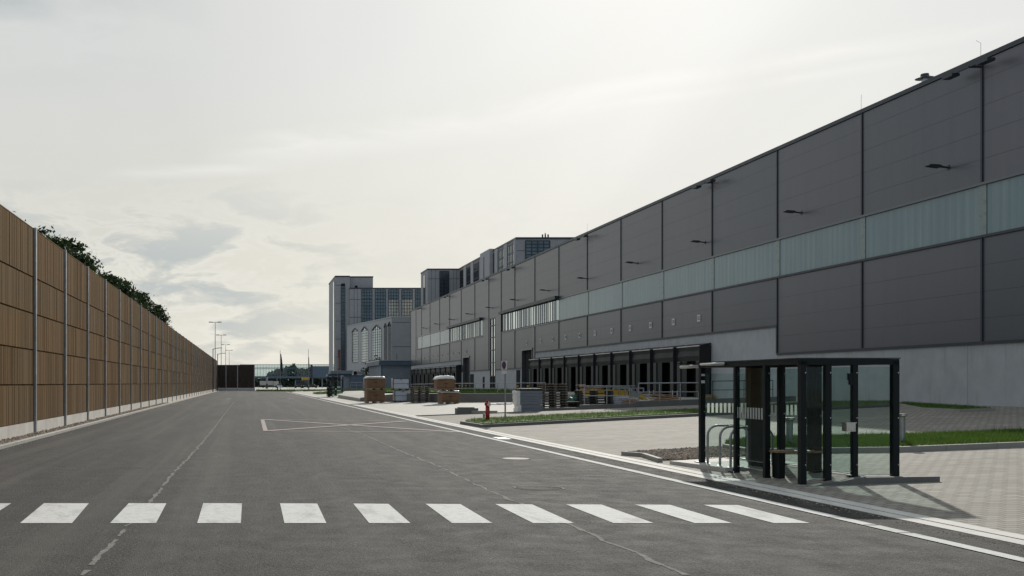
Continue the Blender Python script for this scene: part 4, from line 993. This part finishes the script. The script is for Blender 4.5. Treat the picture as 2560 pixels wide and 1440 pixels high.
MB().box(xat(887,YA+2), xat(894,YA+2), YA+1.9, YA+1.98, zat(719,YA+2), zat(714,YA+2)).build('vent_opening', 'dark', tw)
jn = MB()
for z in (4, 9, 14, 19, 24, 29): jn.box(xl, xat(852,YTF), YTF - .02, YTF, z, z + .12); 
for z in (ZA - 3, ZA - 8): jn.box(xa, xat(903,YA), YA - .02, YA, z, z + .12)
for px in (885, 893): jn.box(xat(px,YA), xat(px,YA)+.08, YA - .02, YA, 1, ZA)
jn.build('panel_joints', 'trim', tw)
# low hall with pointed windows on a skewed wall
hall = thing('arched_hall', 'low pale concrete hall with tall pointed windows in front of the tower', 'building', (30, 260, 0))
p1 = atY(867, 814, 283.5); p2 = atY(979, 791, 244); ZH = 17.4; u = (p2 - p1); u.z = 0; L = u.length; u.normalize(); nn = Vector((-u.y, u.x, 0)); nn = -nn if nn.x > 0 or nn.y > 0 and False else nn
if nn.dot(Vector((0,0,0)) - p1) < 0: nn = -nn
MB().prism([(p1.x, p1.y), (p2.x, p2.y), (p2.x + 14, p2.y), (p2.x + 14, p1.y - .5), (p1.x, p1.y - .0)][:4], -1, ZH).build('wall', 'towerl', hall)
MB().prism([(p1.x - .1, p1.y), (p2.x - .1, p2.y - .1), (p2.x + 14.1, p2.y - .1), (p2.x + 14.1, p1.y - .5)], ZH, ZH + .25).build('parapet', 'towerl', hall)
MB().box(p2.x + .02, p2.x + 14, p2.y - .05, p2.y - .001, -1, ZH - .02).build('end_wall', 'tower', hall)
jn = MB()
for z in (ZH - 1.2, ZH - 7, 6.): jn.box(p2.x + .1, p2.x + 12, p2.y - .07, p2.y - .051, z, z + .1)
jn.build('panel_joints', 'trim', hall)
def wall_s(px):
    d = Vector(((px-CX)/F, 1)); # ray x = d.x*Y
    # p1 + u s = (d.x*Y, Y)
    # p1.x + u.x s = dx (p1.y + u.y s)
    return (d.x*p1.y - p1.x)/(u.x - d.x*u.y)
for (a_, b_, ay, sy, by, gl) in ((881,895,821,829,906,'mirror'),(904,920,817,827,905,'mirror'),(931,953,813,824,901,'mirror2'),(961.5,967,809,818,900,'dglass'),(971,977.5,805,815,900,'dglass')):
    s0, s1 = wall_s(a_), wall_s(b_); sm = (s0+s1)/2; Ym = p1.y + u.y*sm
    zA, zS, zB = zat(ay, Ym), zat(sy, Ym), zat(by, Ym); K = Vector((0,0,1)); o0 = Vector((p1.x, p1.y, 0)) + nn*.06
    sh_ = [(s0,zB),(s1,zB),(s1,zS),(sm,zA),(s0,zS)]; n_ = 5; bk = Vector((p1.x, p1.y, 0)) - nn*.05
    V = [o0 + u*s + K*z for s, z in sh_] + [bk + u*s + K*z for s, z in sh_]
    w_ = MB().add(V, [tuple(range(5)), tuple(range(9,4,-1))] + [(i, (i+1) % 5, 5+(i+1) % 5, 5+i) for i in range(5)]).build('arched_window', gl, hall)
    mb = MB(); nb = 5 if gl != 'dglass' else 2
    for i in range(nb+1):
        s = s0 + (s1-s0)*i/nb; zt_ = zS + (zA-zS)*(1 - abs(s-sm)/((s1-s0)/2)); mb.obox((p1.x,p1.y), u, nn, s-.055, s+.055, .07, .13, zB, zt_)
    for j in range(13): z = zB + (zS-zB)*j/12; mb.obox((p1.x,p1.y), u, nn, s0, s1, .07, .12, z-.045, z+.045)
    mb.bar(o0+nn*.1+u*s0+K*zS, o0+nn*.1+u*sm+K*zA, .2).bar(o0+nn*.1+u*sm+K*zA, o0+nn*.1+u*s1+K*zS, .2); mb.build('mullions', 'trim', w_)
for a_, b_ in ((870,880),(882,896),(900,912)):
    MB().obox((p1.x,p1.y), u, nn, wall_s(a_), wall_s(b_), .02, .1, 1, 5.2).build('ground_floor_window', 'dglass', hall)
# annex at the end of the warehouse
an = thing('annex', 'low pale blue flat roofed annex against the far end of the warehouse', 'building', (28, 200, 0))
YN = 198.; xn = xat(953, YN); 
MB().box(xn, 33.5, YN, YN + 20, -.5, 5.25).build('wall', 'bluel', an); MB().box(xn - .02, xn + .25, YN - .02, YN + .3, -.5, 5.24).build('corner_pier', 'blue', an)
MB().prism([(xat(948,YN-.8), YN-.8), (33.6, YN-.8), (33.6, YN+20.5), (xat(948,YN-.8), YN+20.5)], 5.25, 6.1).build('roof_fascia', 'blue', an); MB().box(xat(947.5,YN-.8), 33.7, YN - .9, YN + 20.6, 6.1, 6.22).build('roof_edge', 'alu', an)
MB().tube([(xat(992,YN+2), YN+2, 6.2), (xat(992,YN+2), YN+2, 7.5)], .05, 6).build('roof_mast', 'trim', an)
# little tree behind annex
a, b = tree_mesh(40, 8.2, 2.2, 1400, .4); t = thing('tree', 'small round tree peeping over the flat roof of the pale blue annex', 'tree'); a.build('trunk', 'bark', t, True); b.build('crown', 'leaf', t); t.location = (xat(943, 225), 225, 0)
a, b = tree_mesh(42, 6.9, 2.4, 900, .4); t = thing('tree', 'low bush like tree left of the round tree behind the annex', 'tree'); a.build('trunk', 'bark', t, True); b.build('crown', 'leaf', t); t.location = (xat(926, 226), 226, 0)
# blue service building
sv = thing('service_building', 'small slate blue service building with roof fans, behind the distant shelter', 'building', (19, 190, 0)); YS = 190.
xS = lambda px: xat(px, YS); zS = lambda py: zat(py, YS)
MB().box(xS(859), xS(874), YS, YS + 6, -.1, zS(940)).build('pale_wing', 'bluel', sv); MB().box(xS(874), xS(908), YS - .4, YS + 6, -.1, zS(940)).build('wall', 'blue', sv); MB().box(xS(858), xS(909), YS - .5, YS + 6.1, zS(940), zS(938)).build('roof', 'trim', sv)
MB().box(xS(855), xS(860), YS + .1, YS + 1, -.1, zS(942)).build('door', 'signblue', sv)
f_ = MB().box(xS(884), xS(895), YS + .5, YS + 1.8, zS(938), zS(928)).build('roof_fan', 'galv', sv); 
MB().prof([(xS(889) + .35*math.cos(k*math.tau/14), zS(932.5) + .35*math.sin(k*math.tau/14)) for k in range(14)], 'y', YS + .44, YS + .49).build('fan_opening', 'dark', f_)
MB().box(xS(895), xS(909), YS + .5, YS + 2, zS(933), zS(929)).box(xS(899), xS(913), YS + .3, YS + .48, zS(936), zS(930)).build('duct', 'bluel', sv)
# low wall in front
tag(MB().box(xat(852,170), xat(912,170), 170, 170.4, 0, .95).build('low_wall', 'kerbd'), 'low grey concrete wall in front of the blue service building', 'low wall')
# entrance canopy + bridge
cn = thing('entrance_canopy', 'blue canopy with a pale fascia at the foot of the tower', 'canopy', (20, 235, 0)); YQ = 232.
MB().box(xat(827,YQ), xat(884,YQ), YQ, YQ + 8, zat(934.5,YQ), zat(927,YQ)).build('fascia', 'bluel', cn); MB().box(xat(820,YQ), xat(880,YQ), YQ + .3, YQ + 7, zat(941,YQ), zat(935,YQ)).build('beam', 'blue', cn)
for px in (832, 846, 862): MB().box(xat(px,YQ), xat(px,YQ) + .35, YQ + 2, YQ + 2.4, 0, zat(941,YQ)).build('column', 'bluel', cn)
MB().box(xat(822,YQ), xat(880,YQ), YQ + 6, YQ + 6.2, 0, zat(942,YQ)).build('back_wall', 'blue', cn)
br = thing('glass_bridge', 'long glazed footbridge on blue beams crossing beyond the end of the road', 'footbridge', (15, 410, 0)); YG = 410.
x0, x1, xm = xat(600,YG), xat(832,YG), xat(779,YG)
MB().box(x0, x1, YG, YG + .08, zat(940.5,YG), zat(911.5,YG)).build('glazing', 'bridgeglass', br); MB().box(x0, x1, YG + 3.2, YG + 3.28, zat(940.5,YG), zat(911.5,YG)).build('glazing', 'bridgeglass', br)
MB().box(x0, x1, YG - .2, YG + 3.5, zat(945.5,YG), zat(940.5,YG)).build('deck_beam', 'blue', br)
fr = MB()
for i in range(33): x = x0 + (x1-x0)*i/32; fr.box(x - .05, x + .05, YG - .1, YG - .01, zat(940.5,YG), zat(911.5,YG))
for z in (zat(911.5,YG), zat(919.5,YG), zat(922,YG)): fr.box(x0, x1, YG - .1, YG - .011, z - .09, z + .09)
fr.build('frame', 'blue', br)
MB().box(xm, x1, YG - .8, YG - .3, zat(943.5,YG), zat(915.5,YG)).build('dark_link', 'blue', br); MB().box(xm - .5, xm + .3, YG - .9, YG - .25, zat(945,YG), zat(912,YG)).build('link_frame', 'trim', br)
for px in (668, 693, 757, 782, 806): MB().box(xat(px,YG) - .2, xat(px,YG) + .2, YG + 1, YG + 1.4, 0, zat(945.5,YG)).build('column', 'bluel', br)
# far wood
rnd = random.Random(3); mb = MB()
for k in range(26000):
    Y = rnd.uniform(470, 560); px = rnd.uniform(480, 860); x = xat(px, Y)
    top = 8.2 + 1.2*math.sin(px*.045) + .8*math.sin(px*.13 + 1) + .5*math.sin(px*.31); top *= (1 if px > 690 else .5 + max(0, px-650)/80)
    z = rnd.uniform(.0, 1)*max(3., top); s = rnd.uniform(.5, 1.3); a = rnd.random()*6.28; b = rnd.uniform(-1,1)
    w1 = Vector((math.cos(a)*math.cos(b), math.sin(a)*math.cos(b), math.sin(b)))*s; w2 = w1.orthogonal().normalized()*s*.7; c = Vector((x, Y, z))
    mb.add([c-w1, c+w2, c+w1, c-w2], [(0,1,2,3)])
struct(mb.build('far_wood', 'wood2'), 'stuff')
tag(bpy.data.objects['far_wood'], 'far dark green belt of trees seen under and through the glass bridge', 'wood', None, 'stuff')

# ---------------------------------------------------------------- far street furniture and vehicles
struct(MB().prism([(xat(640,222), 222), (xat(905,205), 208), (xat(905,205), 222), (xat(800,240), 240), (xat(640,246), 246)], -.05, .10).build('traffic_island', 'soil'))
struct(MB().prism([(xat(735,205), 207), (xat(758,205), 207), (xat(757,215), 214), (xat(740,215), 214)], -.05, .12).build('kerb_tip', 'gutter'))
lawn([(xat(641,223), 223, 0), (xat(905,205), 209, 0), (xat(905,205), 221, 0), (xat(800,240), 238, 0), (xat(641,244), 244, 0)], .10, 2500, .25, 'grass', lambda x: .0)
lawn([(10.5,155,0), (19.,155,0), (19.,166,0), (10.5,166,0)], .12, 1500, .22, 'grass')
lawn([(13.,100,0), (26,92,0), (26,112,0), (13,116,0)], .02, 2500, .25, 'grass', lambda x: .95)
kerbline([(9.0,118,0),(13.5,100,0)], .12, .12, 'kerbd') if 0 else None
def mast(x, Y, h, lab, two=True):
    t = thing('street_lamp', lab, 'street lamp', (x, Y, 0), 'tall masts behind the wall' if two else 'lamps in front of the wall')
    MB().tube([(x, Y, 0), (x, Y, h)], .13 if two else .1, 8, .07).build('mast', 'galv' if two else 'trim', t)
    if two:
        MB().bar((x - 1.0, Y, h), (x + 1.0, Y, h), .1).build('cross_arm', 'trim', t)
        for s in (-1, 1): MB().box(x + s*1.15 - .5, x + s*1.15 + .5, Y - .35, Y + .35, h - .02, h + .16).build('lamp_head', 'trim', t)
    else:
        MB().tube([(x, Y, h - .3), (x + .15, Y, h), (x + 1.1, Y, h + .15)], .06, 6).build('arm', 'galv', t); MB().box(x + .9, x + 1.7, Y - .15, Y + .15, h + .1, h + .22).build('lamp_head', 'galv', t)
for px, py, w in ((538,806,'tallest, nearest'), (553,838,'second'), (564,862,'third'), (573,876,'shortest, farthest')):
    Y = 8.5*F/(CX-px); mast(-8.5, Y, zat(py, Y), f'{w} twin headed floodlight mast of the four beyond the timber wall')
mast(xat(532.5,195), 195., zat(872,195), 'slim single arm street lamp just before the corner of the two timber walls', False)
mast(xat(544,220), 220., zat(885,220), 'slim single arm street lamp in the corner where the two timber walls meet', False)
def flagpole(px, Y, ytop, fy0, fy1, lab, wdt):
    x = xat(px, Y); t = thing('flagpole', lab, 'flagpole', (x, Y, 0), 'flagpoles beyond the road end')
    MB().tube([(x,Y,0),(x,Y,zat(ytop,Y))], .07, 8, .04).build('pole', 'galv', t); z0, z1 = zat(fy1, Y), zat(fy0, Y); mb = MB(); n = 8; V = []
    for j in range(n+1):
        f = j/n; w = wdt*(.25 + .75*math.sin(min(1, f*1.1)*1.5)); V += [(x + .08, Y, z1 + (z0-z1)*f), (x + .08 + w*.5, Y - .12 + .1*math.sin(j*2), z1 + (z0-z1)*f - .05), (x + .08 + w, Y + .08*math.sin(j*1.3), z1 + (z0-z1)*min(1, f + .04))]
    for j in range(n): mb.add([V[3*j], V[3*j+1], V[3*j+4], V[3*j+3]], [(0,1,2,3)]).add([V[3*j+1], V[3*j+2], V[3*j+5], V[3*j+4]], [(0,1,2,3)])
    o = mb.build('flag', 'flag', t, True); o.modifiers.new('s', 'SOLIDIFY').thickness = .03
flagpole(700.5, 226, 875, 884, 927, 'flagpole with a dark purple drooping flag in the grass beyond the road end', .5)
flagpole(771, 235, 872, 892, 918, 'bare looking flagpole with a furled dark flag, in front of the yellow truck', .12)
x = xat(694, 223); tag(MB().cyl(x, 223, 0, .95, .12).cyl(x, 223, .95, 1.0, .12, .05).build('bollard', 'black'), 'short black post at the edge of the far grass, left of the flagpole', 'post')
# banner sign
Yb = 222.; x0 = xat(844.5,Yb); t = thing('banner_sign', 'tall narrow faded red banner sign with white lettering at the foot of the tower', 'sign', (x0, Yb, 0))
MB().box(x0, x0 + .6, Yb, Yb + .06, zat(925,Yb), zat(874,Yb)).build('banner', 'banner', t); MB().cyl(x0 - .04, Yb, 0, zat(873,Yb), .05, n=8).build('pole', 'galv', t)
mb = MB()
for k in range(7): z = zat(896 + 3.7*k, Yb); mb.box(x0 + .08 + .04*(k % 2), x0 + .32, Yb - .02, Yb - .004, z - .17, z - .10).box(x0 + .08 + .04*(k % 2), x0 + .16, Yb - .02, Yb - .004, z - .17, z + .04)
mb.build('lettering', 'white', t)
def car(px, Y, w, h, L, lab, paint, name='parked_car', rot=0):
    x = xat(px, Y); t = thing(name, lab, 'car', (0,0,0), 'vehicles on the far lot')
    MB().prof([(-w/2, .3), (w/2, .3), (w/2, .75), (w/2*.94, .9), (-w/2*.94, .9), (-w/2, .75)], 'y', 0, L).build('body', paint, t)
    MB().add([(-w*.45,.9,.9),(w*.45,.9,.9),(w*.45,L-.5,.9),(-w*.45,L-.5,.9),(-w*.37,1.5,h),(w*.37,1.5,h),(w*.37,L-1,h),(-w*.37,L-1,h)], [(4,5,6,7),(1,2,6,5),(2,3,7,6),(3,0,4,7),(0,1,5,4)]).build('cabin', 'dglass', t)
    MB().box(-w*.36, w*.36, 1.5, L - 1, h, h + .03).build('roof', paint, t)
    for sx in (-1, 1):
        for yy in (.8, L - .8): MB().prof([(yy + .32*math.cos(k*.5236), .32 + .32*math.sin(k*.5236)) for k in range(12)], 'x', sx*w/2 - .1*(sx > 0) - .0, sx*w/2 + .1*(sx < 0) ).build('wheel', 'tyre', t)
        MB().box(sx*w*.38 - .16, sx*w*.38 + .16, -.03, -.002, .62, .76).build('headlight', 'mirror', t)
    t.location = (x, Y, 0); t.rotation_euler = (0,0,rot)
car(699, 380, 1.85, 1.5, 4.4, 'white car facing the camera on the far lot, behind the flagged pole', 'carw')
car(795, 383, 1.8, 1.35, 4.5, 'dark car parked sideways on the far lot right of the yellow truck', 'cars', rot=R(75))
def truck(px, Y, w, h, L, lab, cabm, boxm, boxh, rot=0, cabw=2.4, cabh=2.9):
    x = xat(px, Y); t = thing('truck', lab, 'truck', (0,0,0), 'vehicles on the far lot')
    MB().box(-1.2, 1.2, -1.9, 0, .6, cabh).build('cab', cabm, t); MB().box(-1.05, 1.05, -1.95, -1.902, 1.7, cabh - .35).build('windscreen', 'dglass', t)
    MB().box(-1.1, 1.1, 0, L, .6, 1.0).build('chassis', 'card2', t); MB().box(-w/2, w/2, .15, L, 1.02, boxh).build('load_box', boxm, t)
    for sx in (-1, 1):
        for yy in (-1.1, L - 1.2, L - 2.4): MB().prof([(yy + .48*math.cos(k*.5236), .48 + .48*math.sin(k*.5236)) for k in range(12)], 'x', sx*1.2 - (.28 if sx > 0 else 0), sx*1.2 + (.28 if sx < 0 else 0)).build('wheel', 'tyre', t)
        MB().box(sx*.85 - .18, sx*.85 + .18, -1.95, -1.902, .8, .98).build('headlight', 'mirror', t)
    t.location = (x, Y, 0); t.rotation_euler = (0,0,rot)
truck(747, 372, 2.4, 3, 6, 'dark lorry facing the camera on the far lot', 'card2', 'card2', 2.8)
truck(765, 376, 2.5, 3.8, 7, 'lorry with a yellow load box under the glass bridge', 'card2', 'yellow', 3.9)
truck(684, 388, 2.5, 3, 5.2, 'lorry with a pale grey box seen side on, left on the far lot', 'boxg', 'boxg', 2.6, R(90), cabh=2.5)
# far lot with low fence
struct(MB().add([(-40,250,-.02),(90,250,-.02),(110,430,-.02),(-60,430,-.02)], [(0,1,2,3)]).build('parking_lot', 'slab'))
t = thing('wire_fence', 'low thin wire fence with posts along the far lot', 'fence', (0, 262, 0)); w_ = MB()
for px in range(646, 800, 18): MB().box(xat(px,262) - .03, xat(px,262) + .03, 262, 262.06, 0, 1.15).build('post', 'galv', t)
for z in (.3, .7, 1.1): w_.box(xat(646,262), xat(790,262), 262.02, 262.035, z, z + .015)
w_.build('wires', 'galv', t)
for px, h_, lab in ((667.5, 3.5, 'grey info column standing left on the far lot'), ):
    x = xat(px, 330); t = thing('info_column', lab, 'column', (x, 330, 0)); MB().cyl(x, 330, 0, 1.6, .3).build('base', 'cardd', t); MB().cyl(x, 330, 1.6, h_, .3).cyl(x, 330, h_, h_+.1, .32, .2).build('shaft', 'bluel', t)
# small weed plants by the yard
for (px, py, lab) in ((1588, 1036, 'small weed growing on the paving behind the grass strip, below the railing'),):
    p = G(px, py); mb = MB()
    for k in range(60): a = random.random()*6.28; r_ = random.uniform(0,.18); z = random.uniform(.03,.32); c = Vector((p.x + math.cos(a)*r_, p.y + math.sin(a)*r_, p.z + z)); d = Vector((random.uniform(-.05,.05), random.uniform(-.05,.05), random.uniform(-.02,.05))); mb.add([c, c + d, c + d.orthogonal().normalized()*.03], [(0,1,2)])
    mb.tube([p, p + Vector((.03,0,.3))], .006, 4); tag(mb.build('weed', 'leaf'), lab, 'weed')

# ---------------------------------------------------------------- light
SUN_AZ, SUN_EL = 21.7, 25.0
sd = bpy.data.lights.new('Sun', 'SUN'); sd.energy = 3.6; sd.angle = R(.9); sd.color = (1, .95, .86); so = bpy.data.objects.new('Sun', sd); COL.objects.link(so)
d = Vector((math.sin(R(SUN_AZ))*math.cos(R(SUN_EL)), math.cos(R(SUN_AZ))*math.cos(R(SUN_EL)), math.sin(R(SUN_EL)))); so.rotation_euler = d.to_track_quat('Z', 'Y').to_euler(); so.location = (0, 0, 60)
w = bpy.data.worlds.new('World'); scene.world = w; w.use_nodes = True; t = NT(w.node_tree)
bg = t.n['Background']; sky = t.new('ShaderNodeTexSky', sky_type='NISHITA'); sky.sun_disc = False; sky.sun_elevation = R(SUN_EL); sky.sun_rotation = R(SUN_AZ); sky.air_density = 1.; sky.dust_density = 1.
tc = t.new('ShaderNodeTexCoord'); DV = tc.outputs['Generated']
sp = t.new('ShaderNodeSeparateXYZ'); t.link(DV, sp.inputs[0]); X_, Y__, Z_ = sp.outputs
# project direction on a cloud layer so that clouds flatten towards the horizon
zc = t.math('ADD', t.math('MAXIMUM', Z_, 0.), .10)
cb = t.new('ShaderNodeCombineXYZ'); t.link(t.math('DIVIDE', X_, zc), cb.inputs[0]); t.link(t.math('DIVIDE', Y__, zc), cb.inputs[1])
def mapv(src, loc=(0,0,0), rot=(0,0,0), sc=(1,1,1)):
    m_ = t.new('ShaderNodeMapping'); m_.inputs[1].default_value = loc; m_.inputs[2].default_value = rot; m_.inputs[3].default_value = sc; t.link(src, m_.inputs[0]); return m_.outputs[0]
dp = t.new('ShaderNodeVectorMath', operation='DOT_PRODUCT'); t.link(DV, dp.inputs[0]); dp.inputs[1].default_value = d; cs = t.math('MAXIMUM', dp.outputs['Value'], 0.)
glow = t.math('POWER', cs, 60.); wide = t.math('POWER', cs, 2.)
veiln = t.noise(mapv(cb.outputs[0], (3,1,0), (0,0,R(-18)), (.55,.16,1)), 1., 6, .55, .5)
lum = t.math('ADD', t.math('MULTIPLY', t.ramp(cs, .1, 1.), .36), .46)
lum = t.math('ADD', lum, t.math('MULTIPLY', glow, .11))
lum = t.math('MULTIPLY', lum, t.ramp(veiln, .3, .75, .93, 1.08))
cc = t.new('ShaderNodeCombineColor')
warm = t.math('MULTIPLY', t.math('MULTIPLY', t.ramp(Z_, .13, .30, 1., .15), t.ramp(Z_, .0, .10, .55, 1.)), t.ramp(X_, .05, .4, 1., .35))
vc = t.mix(warm, (.985, 1., .985), (1.0, .978, .875))
lc = t.new('ShaderNodeCombineColor'); [t.link(lum, lc.inputs[i]) for i in range(3)]
veil = t.mix(1., t.mix(1., vc, t.mix(t.ramp(cs, .2, .75), (.84, .95, 1.12), (1., 1., 1.)), 'MULTIPLY'), lc.outputs[0], 'MULTIPLY')
# grey-blue cumulus low in the left part
cn1 = t.noise(mapv(DV, (0.3,0,.2), (0,0,0), (13,13,38)), 1., 7, .58, .4)
band = t.math('MULTIPLY', t.ramp(Z_, .0, .05, .6, 1.), t.ramp(Z_, .12, .20, 1., 0.))
left = t.ramp(X_, -.02, .13, 1., .12)
cf = t.math('MULTIPLY', t.math('MULTIPLY', t.ramp(cn1, .48, .60), band), left)
c2 = t.mix(t.math('MULTIPLY', cf, .7), veil, (.43, .49, .52))
hi = t.math('MULTIPLY', t.math('MULTIPLY', t.ramp(cn1, .40, .47), t.ramp(cn1, .47, .53, 1., 0.)), t.math('MULTIPLY', band, left)); c2 = t.mix(t.math('MULTIPLY', hi, .5), c2, (.86, .85, .80))
# dark patch top left
tl = t.math('MULTIPLY', t.ramp(Z_, .26, .35), t.ramp(X_, -.2, -.02, 1., 0.)); n5 = t.noise(mapv(DV, (1,0,0), (0,0,0), (4,4,11)), 1., 6, .55, .4)
c2 = t.mix(t.math('MULTIPLY', t.math('MULTIPLY', tl, t.ramp(n5, .36, .56)), .7), c2, (.44, .49, .50))
# long thin streaks rising to the right: great circles through two sky directions
def pdir(px, py): return Vector(((px-CX)/F, 1, (CY-py)/F)).normalized()
wob = t.noise(mapv(DV, (0,0,0), (0,0,0), (6,6,20)), 1., 6, .6, .6)
for (a, b, wd, st, x0, x1) in (((560,395), (1900,205), .022, .42, -.05, .36), ((1380,250), (2540,60), .010, .40, .24, .60), ((200,440), (900,415), .008, .3, -.16, .06), ((1500,270), (2450,128), .006, .30, .28, .55)):
    nrm = pdir(*a).cross(pdir(*b)).normalized(); q = t.new('ShaderNodeVectorMath', operation='DOT_PRODUCT'); t.link(DV, q.inputs[0]); q.inputs[1].default_value = nrm
    dist = t.math('ABSOLUTE', t.math('ADD', q.outputs['Value'], t.math('MULTIPLY', t.math('SUBTRACT', wob, .5), wd*1.6)))
    m1 = t.math('MULTIPLY', t.ramp(dist, 0., wd, 1., 0.), t.ramp(wob, .34, .58)); m1 = t.math('MULTIPLY', m1, t.math('MULTIPLY', t.ramp(X_, x0, x0+.08), t.ramp(X_, x1-.08, x1, 1., 0.))); m1 = t.math('MULTIPLY', m1, t.ramp(Z_, .05, .1))
    c2 = t.mix(t.math('MULTIPLY', m1, st*1.1), c2, (1., .985, .94))
sc_n = t.new('ShaderNodeVectorMath', operation='SCALE'); t.link(sky.outputs[0], sc_n.inputs[0]); sc_n.inputs['Scale'].default_value = .06
fin = t.mix(.9, sc_n.outputs[0], c2)
t.link(fin, bg.inputs[0]); bg.inputs[1].default_value = 1.0

# ---------------------------------------------------------------- camera
cd = bpy.data.cameras.new('Camera'); cd.sensor_width = 36; cd.lens = 36*F/2560; cd.shift_x = (1280 - CX)/2560; cd.shift_y = (CY - 720)/2560; cd.clip_end = 6000; cd.clip_start = .1
co = bpy.data.objects.new('Camera', cd); COL.objects.link(co); co.location = (0, 0, H); co.rotation_euler = (R(90), 0, 0); scene.camera = co
scene.view_settings.view_transform = 'Standard'; scene.view_settings.look = 'None'; scene.view_settings.exposure = 0; scene.view_settings.gamma = 1
scene.cycles.max_bounces = 8; scene.cycles.transparent_max_bounces = 24
for o in bpy.data.objects:
    if '_o' in o: del o['_o']
